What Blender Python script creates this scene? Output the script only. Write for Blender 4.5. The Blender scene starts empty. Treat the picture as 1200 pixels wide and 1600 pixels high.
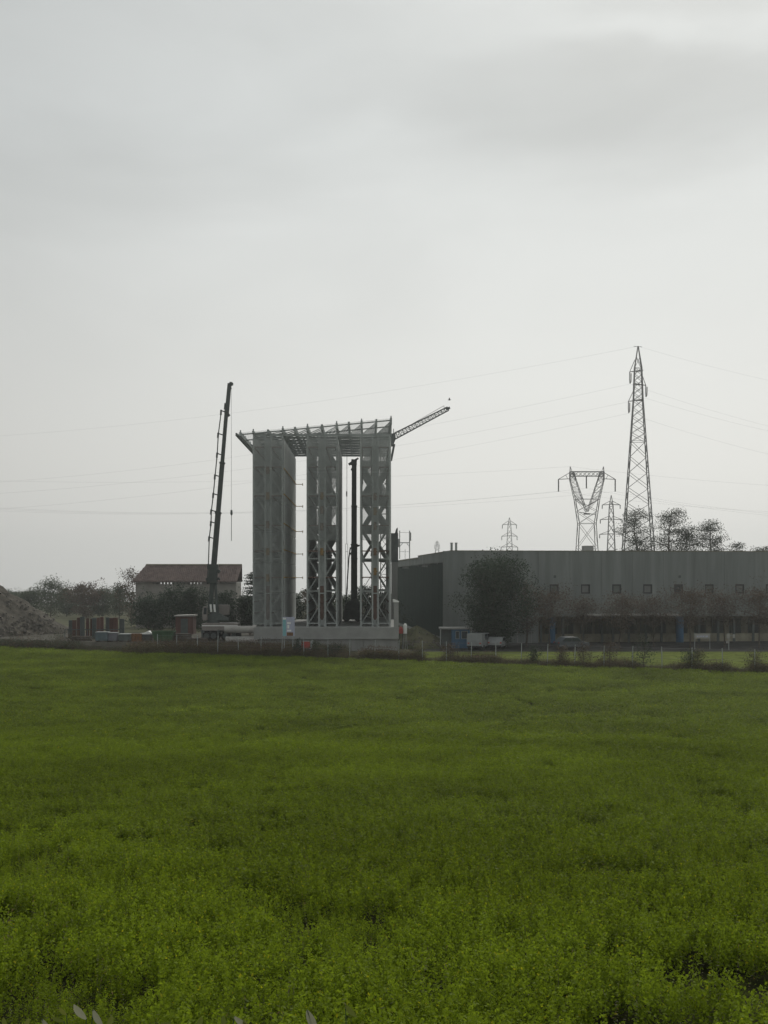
import bpy, bmesh, math, random
import numpy as np
from mathutils import Vector, Matrix

R = math.radians
SC = bpy.context.scene
COL = SC.collection

# ------------------------------------------------------------------ camera
F = 1800.0            # focal length in photo pixels (photo is 1200 x 1600)
HZ = 905.0            # eye-level row of the photo
EYE = 8.0             # eye height over the yard of the building site
cam_d = bpy.data.cameras.new('camera')
cam = bpy.data.objects.new('camera', cam_d)
COL.objects.link(cam)
cam.location = (0, 0, EYE)
cam.rotation_euler = (R(90), 0, 0)
cam_d.sensor_fit = 'HORIZONTAL'
cam_d.sensor_width = 36.0
cam_d.lens = 36.0 * F / 1200.0
cam_d.shift_y = (HZ - 800.0) / 1200.0
cam_d.clip_start = 0.1
cam_d.clip_end = 6000
SC.camera = cam

# ------------------------------------------------------------------ sky, sun, exposure
SUN_EL, SUN_AZ = R(42), R(18)
world = bpy.data.worlds.new('World')
SC.world = world
world.use_nodes = True
wt = world.node_tree
wt.nodes.clear()
def wn(t, **k):
    n = wt.nodes.new(t)
    for a, b in k.items():
        setattr(n, a, b)
    return n
def wl(a, b): wt.links.new(a, b)
w_out = wn('ShaderNodeOutputWorld')
w_sky = wn('ShaderNodeTexSky', sky_type='NISHITA', sun_disc=False)
w_sky.sun_elevation = SUN_EL
w_sky.sun_rotation = SUN_AZ
w_sky.air_density = 1.6
w_sky.dust_density = 4.0
w_bg1 = wn('ShaderNodeBackground'); w_bg1.inputs['Strength'].default_value = 0.06
wl(w_sky.outputs[0], w_bg1.inputs['Color'])
w_tc = wn('ShaderNodeTexCoord')
w_map = wn('ShaderNodeMapping')
w_map.inputs['Scale'].default_value = (1.0, 1.0, 3.4)
w_map.inputs['Rotation'].default_value = (R(0), R(-14), R(20))
w_map.inputs['Location'].default_value = (0.35, 0.0, 0.12)
wl(w_tc.outputs['Generated'], w_map.inputs['Vector'])
w_n1 = wn('ShaderNodeTexNoise'); w_n1.inputs['Scale'].default_value = 2.6
w_n1.inputs['Detail'].default_value = 5; w_n1.inputs['Roughness'].default_value = 0.48
w_n1.inputs['Distortion'].default_value = 0.6
wl(w_map.outputs[0], w_n1.inputs['Vector'])
w_mr = wn('ShaderNodeMapRange'); w_mr.inputs['From Min'].default_value = 0.33
w_mr.inputs['From Max'].default_value = 0.68
w_mr.inputs['To Min'].default_value = 0.83; w_mr.inputs['To Max'].default_value = 0.985
wl(w_n1.outputs['Fac'], w_mr.inputs['Value'])
# clouds thin out into even haze low over the land
w_sep = wn('ShaderNodeSeparateXYZ'); wl(w_tc.outputs['Generated'], w_sep.inputs[0])
w_el = wn('ShaderNodeMapRange'); w_el.inputs['From Min'].default_value = 0.10
w_el.inputs['From Max'].default_value = 0.36
wl(w_sep.outputs['Z'], w_el.inputs['Value'])
w_mix = wn('ShaderNodeMix', data_type='FLOAT')
wl(w_el.outputs[0], w_mix.inputs[0]); w_mix.inputs[2].default_value = 1.0
wl(w_mr.outputs[0], w_mix.inputs[3])
# broad brightening of the deck round the hidden sun
w_dot = wn('ShaderNodeVectorMath', operation='DOT_PRODUCT')
gd = Vector((math.sin(R(15)) * math.cos(R(11)), math.cos(R(15)) * math.cos(R(11)), math.sin(R(11))))
w_dot.inputs[1].default_value = gd
wl(w_tc.outputs['Generated'], w_dot.inputs[0])
w_gl = wn('ShaderNodeMapRange'); w_gl.inputs['From Min'].default_value = 0.75
w_gl.inputs['From Max'].default_value = 1.0
w_gl.inputs['To Min'].default_value = 0.55; w_gl.inputs['To Max'].default_value = 0.80
wl(w_dot.outputs['Value'], w_gl.inputs['Value'])
w_mul = wn('ShaderNodeMath', operation='MULTIPLY')
wl(w_gl.outputs[0], w_mul.inputs[0]); wl(w_mix.outputs[0], w_mul.inputs[1])
# two thicker banks of cloud and a thin bright rift
w_n2 = wn('ShaderNodeTexNoise'); w_n2.inputs['Scale'].default_value = 5.0; w_n2.inputs['Detail'].default_value = 4
wl(w_map.outputs[0], w_n2.inputs['Vector'])
w_sub = wn('ShaderNodeVectorMath', operation='SUBTRACT'); w_sub.inputs[1].default_value = (0.5, 0.5, 0.5)
wl(w_n2.outputs['Color'], w_sub.inputs[0])
w_scl = wn('ShaderNodeVectorMath', operation='MULTIPLY'); w_scl.inputs[1].default_value = (0.25, 0.25, 0.09); wl(w_sub.outputs[0], w_scl.inputs[0])
w_add = wn('ShaderNodeVectorMath', operation='ADD'); wl(w_tc.outputs['Generated'], w_add.inputs[0]); wl(w_scl.outputs[0], w_add.inputs[1])
prev = w_mul.outputs[0]
for cc, sx, sz, amt in (((0.20, 0.9, 0.375), 0.20, 0.042, -0.13), ((-0.26, 0.91, 0.313), 0.13, 0.035, -0.07), ((0.205, 0.88, 0.424), 0.09, 0.014, 0.10)):
    d1 = wn('ShaderNodeVectorMath', operation='SUBTRACT'); d1.inputs[1].default_value = cc; wl(w_add.outputs[0], d1.inputs[0])
    d2 = wn('ShaderNodeVectorMath', operation='MULTIPLY'); d2.inputs[1].default_value = (1 / sx, 0.8, 1 / sz); wl(d1.outputs[0], d2.inputs[0])
    d3 = wn('ShaderNodeVectorMath', operation='LENGTH'); wl(d2.outputs[0], d3.inputs[0])
    d4 = wn('ShaderNodeMapRange', interpolation_type='SMOOTHERSTEP'); d4.inputs['From Min'].default_value = 1.7; d4.inputs['From Max'].default_value = 0.0
    d4.inputs['To Min'].default_value = 1.0; d4.inputs['To Max'].default_value = 1.0 + amt; wl(d3.outputs['Value'], d4.inputs['Value'])
    d5 = wn('ShaderNodeMath', operation='MULTIPLY'); wl(prev, d5.inputs[0]); wl(d4.outputs[0], d5.inputs[1]); prev = d5.outputs[0]
w_bg2 = wn('ShaderNodeBackground')
w_tint = wn('ShaderNodeMix', data_type='RGBA')
w_tint.inputs['A'].default_value = (0.995, 1.0, 0.965, 1)
w_tint.inputs['B'].default_value = (0.962, 1.0, 0.992, 1)
wl(w_el.outputs[0], w_tint.inputs['Factor'])
wl(w_tint.outputs['Result'], w_bg2.inputs['Color'])
wl(prev, w_bg2.inputs['Strength'])
w_ms = wn('ShaderNodeMixShader'); w_ms.inputs[0].default_value = 0.95
wl(w_bg1.outputs[0], w_ms.inputs[1]); wl(w_bg2.outputs[0], w_ms.inputs[2])
wl(w_ms.outputs[0], w_out.inputs['Surface'])

sun_d = bpy.data.lights.new('sun', 'SUN')
sun_d.energy = 1.45
sun_d.angle = R(14)
sun_d.color = (1.0, 0.96, 0.88)
sun = bpy.data.objects.new('sun', sun_d)
COL.objects.link(sun)
sv = Vector((math.sin(SUN_AZ) * math.cos(SUN_EL), math.cos(SUN_AZ) * math.cos(SUN_EL), math.sin(SUN_EL)))
sun.rotation_euler = sv.to_track_quat('Z', 'Y').to_euler()
sun.location = (0, 0, 80)

SC.view_settings.view_transform = 'Standard'
SC.view_settings.look = 'None'
SC.view_settings.exposure = 0.05
SC.view_settings.gamma = 1.0
SC.view_settings.use_curve_mapping = False
SC.render.engine = 'CYCLES'
cy = SC.cycles
cy.use_denoising = True
cy.denoising_prefilter = 'ACCURATE'
cy.max_bounces = 8
cy.transparent_max_bounces = 24
cy.volume_bounces = 0
cy.volume_step_rate = 4
cy.use_adaptive_sampling = False
cy.sample_clamp_indirect = 4.0

# ------------------------------------------------------------------ helpers
def X(px, Y): return (px - 600.0) / F * Y
def Z(py, Y): return EYE + (HZ - py) / F * Y
def M(px, Y): return px / F * Y           # a length in photo pixels at distance Y, in metres

def h(y):
    """height of the land: it falls from the road to the yard, lies level, then sinks away"""
    y = np.asarray(y, dtype=float)
    a = np.where(y < 0, 5.7, np.where(y < 95, 5.7 * (1 - np.clip(y, 0, 95) / 95.0) ** 2, 0.0))
    t = np.clip(y - 185.0, 0, None)
    b = np.where(t < 80, 0.017 * t * t / 160.0, 0.017 * (t - 40.0))
    return a - b
def hz(y): return float(h(y))

class MB:
    def __init__(self):
        self.v = []; self.f = []
    def quadbox(self, c8):
        n = len(self.v); self.v += [tuple(p) for p in c8]
        for q in ((0,3,2,1),(4,5,6,7),(0,1,5,4),(1,2,6,5),(2,3,7,6),(3,0,4,7)):
            self.f.append(tuple(n + i for i in q))
        return self
    def box(self, x0, x1, y0, y1, z0, z1):
        return self.quadbox([(x0,y0,z0),(x1,y0,z0),(x1,y1,z0),(x0,y1,z0),(x0,y0,z1),(x1,y0,z1),(x1,y1,z1),(x0,y1,z1)])
    def bar(self, p, q, w, d=None, w2=None):
        p = Vector(p); q = Vector(q); d = d or w; w2 = w2 or w
        t = (q - p).normalized()
        up = Vector((0, 1, 0)) if abs(t.y) < 0.9 else Vector((0, 0, 1))
        a = t.cross(up).normalized(); b = a.cross(t).normalized()
        c = []
        for o, ww in ((p, w), (q, w2)):
            k = ww / w
            for sa, sb in ((-1,-1),(1,-1),(1,1),(-1,1)):
                c.append(o + a * (sa * ww / 2) + b * (sb * d * k / 2))
        return self.quadbox(c)
    def tube(self, p, q, r0, r1=None, n=8, caps=True):
        p = Vector(p); q = Vector(q); r1 = r0 if r1 is None else r1
        t = (q - p).normalized()
        up = Vector((0, 0, 1)) if abs(t.z) < 0.9 else Vector((1, 0, 0))
        a = t.cross(up).normalized(); b = t.cross(a).normalized()
        s = len(self.v)
        for o, r in ((p, r0), (q, r1)):
            for i in range(n):
                g = 2 * math.pi * i / n
                self.v.append(tuple(o + a * (r * math.cos(g)) + b * (r * math.sin(g))))
        for i in range(n):
            j = (i + 1) % n
            self.f.append((s + i, s + j, s + n + j, s + n + i))
        if caps:
            self.f.append(tuple(s + i for i in range(n))[::-1]); self.f.append(tuple(s + n + i for i in range(n)))
        return self
    def path(self, pts, r, n=5):
        for i in range(len(pts) - 1):
            self.tube(pts[i], pts[i + 1], r, r, n, caps=(i in (0, len(pts) - 2)))
        return self
    def prism(self, poly, y0, y1):
        """poly of (x, z) counter-clockwise, pulled from y0 to y1"""
        n = len(poly); s = len(self.v)
        for y in (y0, y1):
            self.v += [(x, y, z) for x, z in poly]
        self.f.append(tuple(range(s, s + n))); self.f.append(tuple(range(s + 2 * n - 1, s + n - 1, -1)))
        for i in range(n):
            j = (i + 1) % n
            self.f.append((s + i, s + n + i, s + n + j, s + j))
        return self
    def mesh(self, name):
        m = bpy.data.meshes.new(name); m.from_pydata(self.v, [], self.f); m.update()
        bm = bmesh.new(); bm.from_mesh(m); bmesh.ops.recalc_face_normals(bm, faces=bm.faces); bm.to_mesh(m); bm.free()
        return m
    def build(self, name, mat, parent=None, loc=(0, 0, 0), rz=0.0, bevel=0.0, smooth=False):
        m = self.mesh(name)
        return link(name, m, mat, parent, loc, rz, bevel, smooth)

def link(name, me, mat, parent=None, loc=(0, 0, 0), rz=0.0, bevel=0.0, smooth=False):
    if mat is not None and not me.materials: me.materials.append(mat)
    o = bpy.data.objects.new(name, me); COL.objects.link(o)
    o.location = loc; o.rotation_euler = (0, 0, rz)
    if parent is not None: o.parent = parent
    if smooth:
        for p in me.polygons: p.use_smooth = True
    if bevel > 0:
        b = o.modifiers.new('bevel', 'BEVEL'); b.width = bevel; b.segments = 2; b.limit_method = 'ANGLE'
    return o

def tag(o, label, cat, group=None):
    o['label'] = label; o['category'] = cat
    if group: o['group'] = group
    return o
def thing(name, label, cat, loc=(0, 0, 0), rz=0.0, group=None):
    o = bpy.data.objects.new(name, None); COL.objects.link(o)
    o.empty_display_size = 0.3
    o.location = loc; o.rotation_euler = (0, 0, rz)
    return tag(o, label, cat, group)

# ------------------------------------------------------------------ materials
def mat(name, col, rough=0.7, metal=0.0, vary=0.18, scale=1.5, bump=0.0, bscale=12.0, spec=0.3, streak=False, dark=None):
    m = bpy.data.materials.new(name); m.use_nodes = True
    t = m.node_tree; b = t.nodes['Principled BSDF']
    b.inputs['Roughness'].default_value = rough; b.inputs['Metallic'].default_value = metal
    b.inputs['Specular IOR Level'].default_value = spec
    tc = t.nodes.new('ShaderNodeTexCoord')
    mp = t.nodes.new('ShaderNodeMapping'); t.links.new(tc.outputs['Object'], mp.inputs['Vector'])
    if streak: mp.inputs['Scale'].default_value = (1.6, 1.6, 0.12)
    nz = t.nodes.new('ShaderNodeTexNoise'); nz.inputs['Scale'].default_value = scale
    nz.inputs['Detail'].default_value = 6; nz.inputs['Roughness'].default_value = 0.62
    t.links.new(mp.outputs[0], nz.inputs['Vector'])
    cr = t.nodes.new('ShaderNodeValToRGB')
    lo = [max(0, c * (1 - vary)) for c in col] if dark is None else dark
    hi = [min(1, c * (1 + vary)) for c in col]
    cr.color_ramp.elements[0].position = 0.32; cr.color_ramp.elements[0].color = (*lo, 1)
    cr.color_ramp.elements[1].position = 0.70; cr.color_ramp.elements[1].color = (*hi, 1)
    t.links.new(nz.outputs['Fac'], cr.inputs['Fac'])
    t.links.new(cr.outputs['Color'], b.inputs['Base Color'])
    if bump > 0:
        n2 = t.nodes.new('ShaderNodeTexNoise'); n2.inputs['Scale'].default_value = bscale; n2.inputs['Detail'].default_value = 4
        t.links.new(tc.outputs['Object'], n2.inputs['Vector'])
        bp = t.nodes.new('ShaderNodeBump'); bp.inputs['Strength'].default_value = bump; bp.inputs['Distance'].default_value = 0.1
        t.links.new(n2.outputs['Fac'], bp.inputs['Height']); t.links.new(bp.outputs[0], b.inputs['Normal'])
    return m

def leafmat(name, c0, c1, trans=0.3, rough=0.6, big=0.0):
    """leaves: colour by a per-leaf tint attribute, part of the light passes through"""
    m = bpy.data.materials.new(name); m.use_nodes = True
    t = m.node_tree; t.nodes.clear()
    out = t.nodes.new('ShaderNodeOutputMaterial')
    at = t.nodes.new('ShaderNodeAttribute'); at.attribute_name = 'tint'
    cr = t.nodes.new('ShaderNodeValToRGB')
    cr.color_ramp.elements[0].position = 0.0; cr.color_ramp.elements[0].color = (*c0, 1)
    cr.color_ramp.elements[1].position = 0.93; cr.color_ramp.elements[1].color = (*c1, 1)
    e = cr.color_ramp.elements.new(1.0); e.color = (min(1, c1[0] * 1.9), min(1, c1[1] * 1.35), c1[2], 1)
    t.links.new(at.outputs['Fac'], cr.inputs['Fac'])
    src = cr.outputs['Color']
    if big > 0:
        g = t.nodes.new('ShaderNodeNewGeometry')
        nz = t.nodes.new('ShaderNodeTexNoise'); nz.inputs['Scale'].default_value = big; nz.inputs['Detail'].default_value = 3
        t.links.new(g.outputs['Position'], nz.inputs['Vector'])
        mr = t.nodes.new('ShaderNodeMapRange'); mr.inputs['From Min'].default_value = 0.35; mr.inputs['From Max'].default_value = 0.65
        mr.inputs['To Min'].default_value = 0.80; mr.inputs['To Max'].default_value = 1.2
        t.links.new(nz.outputs['Fac'], mr.inputs['Value'])
        oi = t.nodes.new('ShaderNodeObjectInfo')
        m2 = t.nodes.new('ShaderNodeMapRange'); m2.inputs['To Min'].default_value = 0.8; m2.inputs['To Max'].default_value = 1.2
        t.links.new(oi.outputs['Random'], m2.inputs['Value'])
        mm = t.nodes.new('ShaderNodeMath'); mm.operation = 'MULTIPLY'
        t.links.new(mr.outputs[0], mm.inputs[0]); t.links.new(m2.outputs[0], mm.inputs[1])
        vm = t.nodes.new('ShaderNodeVectorMath'); vm.operation = 'SCALE'
        t.links.new(src, vm.inputs[0]); t.links.new(mm.outputs[0], vm.inputs['Scale'])
        src = vm.outputs[0]
    d = t.nodes.new('ShaderNodeBsdfPrincipled'); d.inputs['Roughness'].default_value = rough
    d.inputs['Specular IOR Level'].default_value = 0.12
    t.links.new(src, d.inputs['Base Color'])
    if trans > 0:
        tr = t.nodes.new('ShaderNodeBsdfTranslucent'); t.links.new(src, tr.inputs['Color'])
        mx = t.nodes.new('ShaderNodeMixShader'); mx.inputs[0].default_value = trans
        t.links.new(d.outputs[0], mx.inputs[1]); t.links.new(tr.outputs[0], mx.inputs[2])
        t.links.new(mx.outputs[0], out.inputs['Surface'])
    else:
        t.links.new(d.outputs[0], out.inputs['Surface'])
    return m

def sheetmat(name, col, clear):
    """thin see-through sheet"""
    m = bpy.data.materials.new(name); m.use_nodes = True
    t = m.node_tree; t.nodes.clear()
    out = t.nodes.new('ShaderNodeOutputMaterial')
    tr = t.nodes.new('ShaderNodeBsdfTransparent')
    d = t.nodes.new('ShaderNodeBsdfDiffuse'); d.inputs['Color'].default_value = (*col, 1)
    l = t.nodes.new('ShaderNodeBsdfTranslucent'); l.inputs['Color'].default_value = (*col, 1)
    a = t.nodes.new('ShaderNodeMixShader'); a.inputs[0].default_value = 0.5
    t.links.new(d.outputs[0], a.inputs[1]); t.links.new(l.outputs[0], a.inputs[2])
    b = t.nodes.new('ShaderNodeMixShader'); b.inputs[0].default_value = clear
    t.links.new(a.outputs[0], b.inputs[1]); t.links.new(tr.outputs[0], b.inputs[2])
    t.links.new(b.outputs[0], out.inputs['Surface'])
    return m

MT = {}
MT['soil'] = mat('soil', (0.085, 0.08, 0.052), 1.0, vary=0.45, scale=0.25, bump=0.5, bscale=3, dark=(0.045, 0.055, 0.028), spec=0.05)
MT['fieldsoil'] = mat('fieldsoil', (0.028, 0.03, 0.014), 1.0, vary=0.4, scale=0.8, bump=0.5, bscale=6, spec=0.0)
MT['lawn'] = mat('lawn', (0.12, 0.145, 0.04), 1.0, vary=0.4, scale=0.9, spec=0.0, bump=0.6, bscale=9)
MT['pad'] = mat('pad_gravel', (0.075, 0.07, 0.055), 1.0, vary=0.4, scale=0.6, bump=0.7, bscale=5)
MT['asphalt'] = mat('asphalt', (0.05, 0.05, 0.048), 1.0, vary=0.35, scale=0.6, spec=0.0)
MT['concrete'] = mat('concrete', (0.23, 0.235, 0.225), 0.85, vary=0.14, scale=0.5, bump=0.15, bscale=8, streak=True)
MT['concrete2'] = mat('concrete_pale', (0.27, 0.275, 0.265), 0.85, vary=0.14, scale=0.7, bump=0.15, bscale=8)
MT['wall'] = mat('precast_wall', (0.18, 0.197, 0.188), 0.88, vary=0.22, scale=0.55, bump=0.1, bscale=10, streak=True)
MT['cap'] = mat('roof_flashing', (0.15, 0.145, 0.09), 0.6, vary=0.2, scale=1)
MT['green_clad'] = mat('green_cladding', (0.022, 0.05, 0.04), 0.7, vary=0.35, scale=0.8, streak=True)
MT['tan'] = mat('tan_render', (0.27, 0.255, 0.19), 0.9, vary=0.35, scale=0.8)
MT['blue'] = mat('blue_paint', (0.04, 0.11, 0.19), 0.6, vary=0.15, scale=1)
MT['steel'] = mat('galvanised_steel', (0.31, 0.335, 0.325), 0.6, metal=0.05, vary=0.12, scale=2)
MT['darksteel'] = mat('dark_steel', (0.085, 0.10, 0.095), 0.6, metal=0.1, vary=0.2, scale=2)
MT['pylon'] = mat('pylon_steel', (0.17, 0.17, 0.17), 0.6, metal=0.1, vary=0.15, scale=1)
MT['yellow'] = mat('yellow_paint', (0.42, 0.25, 0.04), 0.6, vary=0.2, scale=3)
MT['orange'] = mat('orange_paint', (0.17, 0.085, 0.035), 0.6, vary=0.25, scale=3)
MT['oxide'] = mat('red_oxide', (0.11, 0.065, 0.05), 0.75, vary=0.35, scale=2)
MT['rust'] = mat('rusty_panel', (0.11, 0.06, 0.05), 0.85, vary=0.4, scale=1.5, streak=True)
MT['cranegreen'] = mat('crane_boom_paint', (0.045, 0.058, 0.053), 0.5, vary=0.2, scale=1.5)
MT['beige'] = mat('beige_paint', (0.22, 0.20, 0.185), 0.55, vary=0.12, scale=1.2)
MT['white'] = mat('white_paint', (0.75, 0.76, 0.74), 0.5, vary=0.06, scale=2)
MT['black'] = mat('black_rubber', (0.02, 0.02, 0.02), 0.8, vary=0.2, scale=3)
MT['glass'] = mat('dark_glass', (0.03, 0.04, 0.045), 0.12, vary=0.1, scale=1, spec=0.6)
MT['pane'] = mat('blind_pane', (0.13, 0.135, 0.13), 0.4, vary=0.15, scale=1.2, spec=0.5)
MT['pipe'] = mat('concrete_pipe', (0.33, 0.32, 0.30), 0.85, vary=0.14, scale=1.5)
MT['pane2'] = mat('greenish_pane', (0.09, 0.105, 0.095), 0.35, vary=0.2, scale=1.2, spec=0.5)
MT['silver'] = mat('car_paint_silver_blue', (0.075, 0.09, 0.10), 0.4, metal=0.1, vary=0.05, scale=1)
MT['red'] = mat('red_paint', (0.35, 0.06, 0.05), 0.55, vary=0.2, scale=2)
MT['skip'] = mat('green_skip_paint', (0.04, 0.085, 0.04), 0.65, vary=0.3, scale=1.5)
MT['tile'] = mat('terracotta_tiles', (0.125, 0.092, 0.082), 0.85, vary=0.35, scale=1.2, bump=0.3, bscale=14)
MT['plaster'] = mat('old_plaster', (0.23, 0.22, 0.20), 0.9, vary=0.22, scale=0.6)
MT['gravel'] = mat('gravel_heap', (0.078, 0.07, 0.056), 1.0, vary=0.5, scale=1.1, bump=1.0, bscale=6)
MT['stone'] = mat('stone', (0.12, 0.11, 0.095), 0.9, vary=0.45, scale=4)
MT['bark'] = mat('bark', (0.085, 0.07, 0.055), 0.9, vary=0.3, scale=4)
MT['wire'] = mat('wire', (0.16, 0.16, 0.16), 0.6, vary=0.05)
MT['boxblue'] = mat('faded_blue_paint', (0.10, 0.135, 0.15), 0.6, vary=0.15)
MT['boxgrey'] = mat('faded_grey_paint', (0.15, 0.155, 0.175), 0.6, vary=0.15)
MT['cyan'] = mat('sign_cyan', (0.20, 0.42, 0.45), 0.5, vary=0.1)
MT['lilac'] = mat('sign_lilac', (0.40, 0.42, 0.52), 0.5, vary=0.1)
MT['spacer'] = mat('spacer_yellow', (0.20, 0.125, 0.04), 0.7, vary=0.3, scale=3)
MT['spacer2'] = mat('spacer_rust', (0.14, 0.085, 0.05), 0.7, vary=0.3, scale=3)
MT['roofsteel'] = mat('painted_roof_steel', (0.28, 0.305, 0.295), 0.6, vary=0.2, scale=1.5)
MT['mesh'] = sheetmat('glare_mesh', (0.80, 0.82, 0.81), 0.22)  # pale colour stands in for veiling glare on the racks
MT['frontnet'] = sheetmat('debris_netting', (0.46, 0.49, 0.475), 0.76)
MT['frame'] = mat('dark_window_frame', (0.03, 0.034, 0.034), 0.6, vary=0.1)
MT['vanpaint'] = mat('dull_white_paint', (0.22, 0.235, 0.235), 0.5, vary=0.12)
MT['sheet'] = sheetmat('translucent_roof_sheet', (0.62, 0.63, 0.62), 0.80)
MT['net'] = sheetmat('safety_net', (0.20, 0.22, 0.22), 0.45)
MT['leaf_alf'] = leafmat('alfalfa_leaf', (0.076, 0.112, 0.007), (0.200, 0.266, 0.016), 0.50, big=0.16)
MT['leaf_dark'] = leafmat('dark_leaf', (0.022, 0.04, 0.026), (0.05, 0.075, 0.045), 0.2)
MT['leaf_mid'] = leafmat('mid_leaf', (0.045, 0.065, 0.04), (0.085, 0.11, 0.06), 0.25)
MT['leaf_pine'] = leafmat('pine_needles', (0.045, 0.06, 0.045), (0.08, 0.095, 0.065), 0.15)
MT['leaf_brown'] = leafmat('autumn_leaf', (0.065, 0.05, 0.036), (0.13, 0.095, 0.065), 0.2)
MT['leaf_weed'] = leafmat('weed_leaf', (0.06, 0.06, 0.03), (0.15, 0.14, 0.075), 0.3)
MT['leaf_fg'] = leafmat('broad_leaf', (0.10, 0.14, 0.03), (0.22, 0.24, 0.05), 0.3)
MT['leaf_pale'] = leafmat('pale_leaf_back', (0.26, 0.27, 0.18), (0.42, 0.41, 0.29), 0.2)

# ------------------------------------------------------------------ ground
def sheet(name, poly_fn, xs, ys, dz, m, kind='structure'):
    """a grid laid on the land"""
    V = []; Fc = []
    for y in ys:
        for x in xs:
            xx, yy = poly_fn(x, y) if poly_fn else (x, y)
            V.append((xx, yy, hz(yy) + dz))
    nx = len(xs)
    for j in range(len(ys) - 1):
        for i in range(nx - 1):
            a = j * nx + i
            Fc.append((a, a + 1, a + nx + 1, a + nx))
    me = bpy.data.meshes.new(name); me.from_pydata(V, [], Fc); me.update()
    o = link(name, me, m); o['kind'] = kind
    for p in me.polygons: p.use_smooth = True
    return o

gy = list(np.concatenate([np.arange(-60, 0, 20), np.arange(0, 120, 4), np.arange(120, 300, 10), np.arange(300, 1601, 100)]))
sheet('ground', None, list(np.linspace(-1100, 1100, 12)), gy, 0.0, MT['soil'])

EDGE_K = -0.477
def edge(x): return 131.0 + EDGE_K * (x + 43.7)      # far edge of the field
fx = list(np.linspace(-75, 62, 30))
sheet('field_soil', lambda x, t: (x, 0.5 + t * (edge(x) - 0.5)), fx, list(np.linspace(0, 1, 60)), 0.012, MT['fieldsoil'])
sheet('lawn', lambda x, t: (x, (edge(x) + 1.2) * (1 - t) + max(edge(x) + 3, 127.0) * t), list(np.linspace(3, 70, 20)), [0, .2, .4, .6, .8, 1], 0.008, MT['lawn'])
sheet('car_park', lambda x, t: (x, 127.3 + t * (160 - 127.3)), list(np.linspace(3, 90, 10)), [0, .2, .5, 1], 0.006, MT['asphalt'])
pad = MB()
po = [(-47, 134.2), (-31.6, 126.7), (-13.6, 126.5), (-13.6, 150.8), (-47, 150.8)]
pi = [(-46, 135.4), (-31.2, 128.0), (-14.6, 127.6), (-14.6, 150), (-46, 150)]
pad.v = [(x, y, -0.05) for x, y in po] + [(x, y, 1.0) for x, y in pi]
pad.f = [(5, 6, 7, 8, 9), (4, 3, 2, 1, 0)] + [(i, (i + 1) % 5, (i + 1) % 5 + 5, i + 5) for i in range(5)]
o = pad.build('gravel_pad', MT['pad']); o['kind'] = 'structure'
PAD = 1.0

# ------------------------------------------------------------------ leaf cards
def vnoise(x, y, seed):
    rg = np.random.default_rng(seed); tab = rg.random((64, 64))
    xi, yi = np.floor(x).astype(int), np.floor(y).astype(int); fx_, fy_ = x - xi, y - yi
    fx_ = fx_ * fx_ * (3 - 2 * fx_); fy_ = fy_ * fy_ * (3 - 2 * fy_)
    g = lambda a, b_: tab[a % 64, b_ % 64]
    return (g(xi, yi) * (1 - fx_) + g(xi + 1, yi) * fx_) * (1 - fy_) + (g(xi, yi + 1) * (1 - fx_) + g(xi + 1, yi + 1) * fx_) * fy_

def leaf_mesh(name, C, size, rng, aspect=0.55, updir=0.35, tint=None, fold=False):
    """one four-sided leaf per point of C"""
    n = len(C)
    a = rng.normal(size=(n, 3)); a /= np.linalg.norm(a, axis=1)[:, None]
    nrm = rng.normal(size=(n, 3)); nrm[:, 2] += updir * 3; nrm /= np.linalg.norm(nrm, axis=1)[:, None]
    b = np.cross(nrm, a); b /= (np.linalg.norm(b, axis=1)[:, None] + 1e-9)
    a = np.cross(b, nrm)
    s = (size * rng.uniform(0.65, 1.35, n))[:, None]
    p0 = C - a * s * 0.5; p2 = C + a * s * 0.5
    p1 = C + b * s * 0.5 * aspect; p3 = C - b * s * 0.5 * aspect
    V = np.stack([p0, p1, p2, p3], 1).reshape(-1, 3)
    me = bpy.data.meshes.new(name)
    me.vertices.add(4 * n); me.vertices.foreach_set('co', V.astype(np.float32).ravel())
    me.loops.add(4 * n); me.loops.foreach_set('vertex_index', np.arange(4 * n, dtype=np.int32))
    me.polygons.add(n); me.polygons.foreach_set('loop_start', np.arange(0, 4 * n, 4, dtype=np.int32))
    me.polygons.foreach_set('loop_total', np.full(n, 4, dtype=np.int32))
    me.update(calc_edges=True)
    at = me.attributes.new('tint', 'FLOAT', 'FACE')
    tv = rng.random(n) if tint is None else tint
    at.data.foreach_set('value', np.asarray(tv, dtype=np.float32))
    return me

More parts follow.
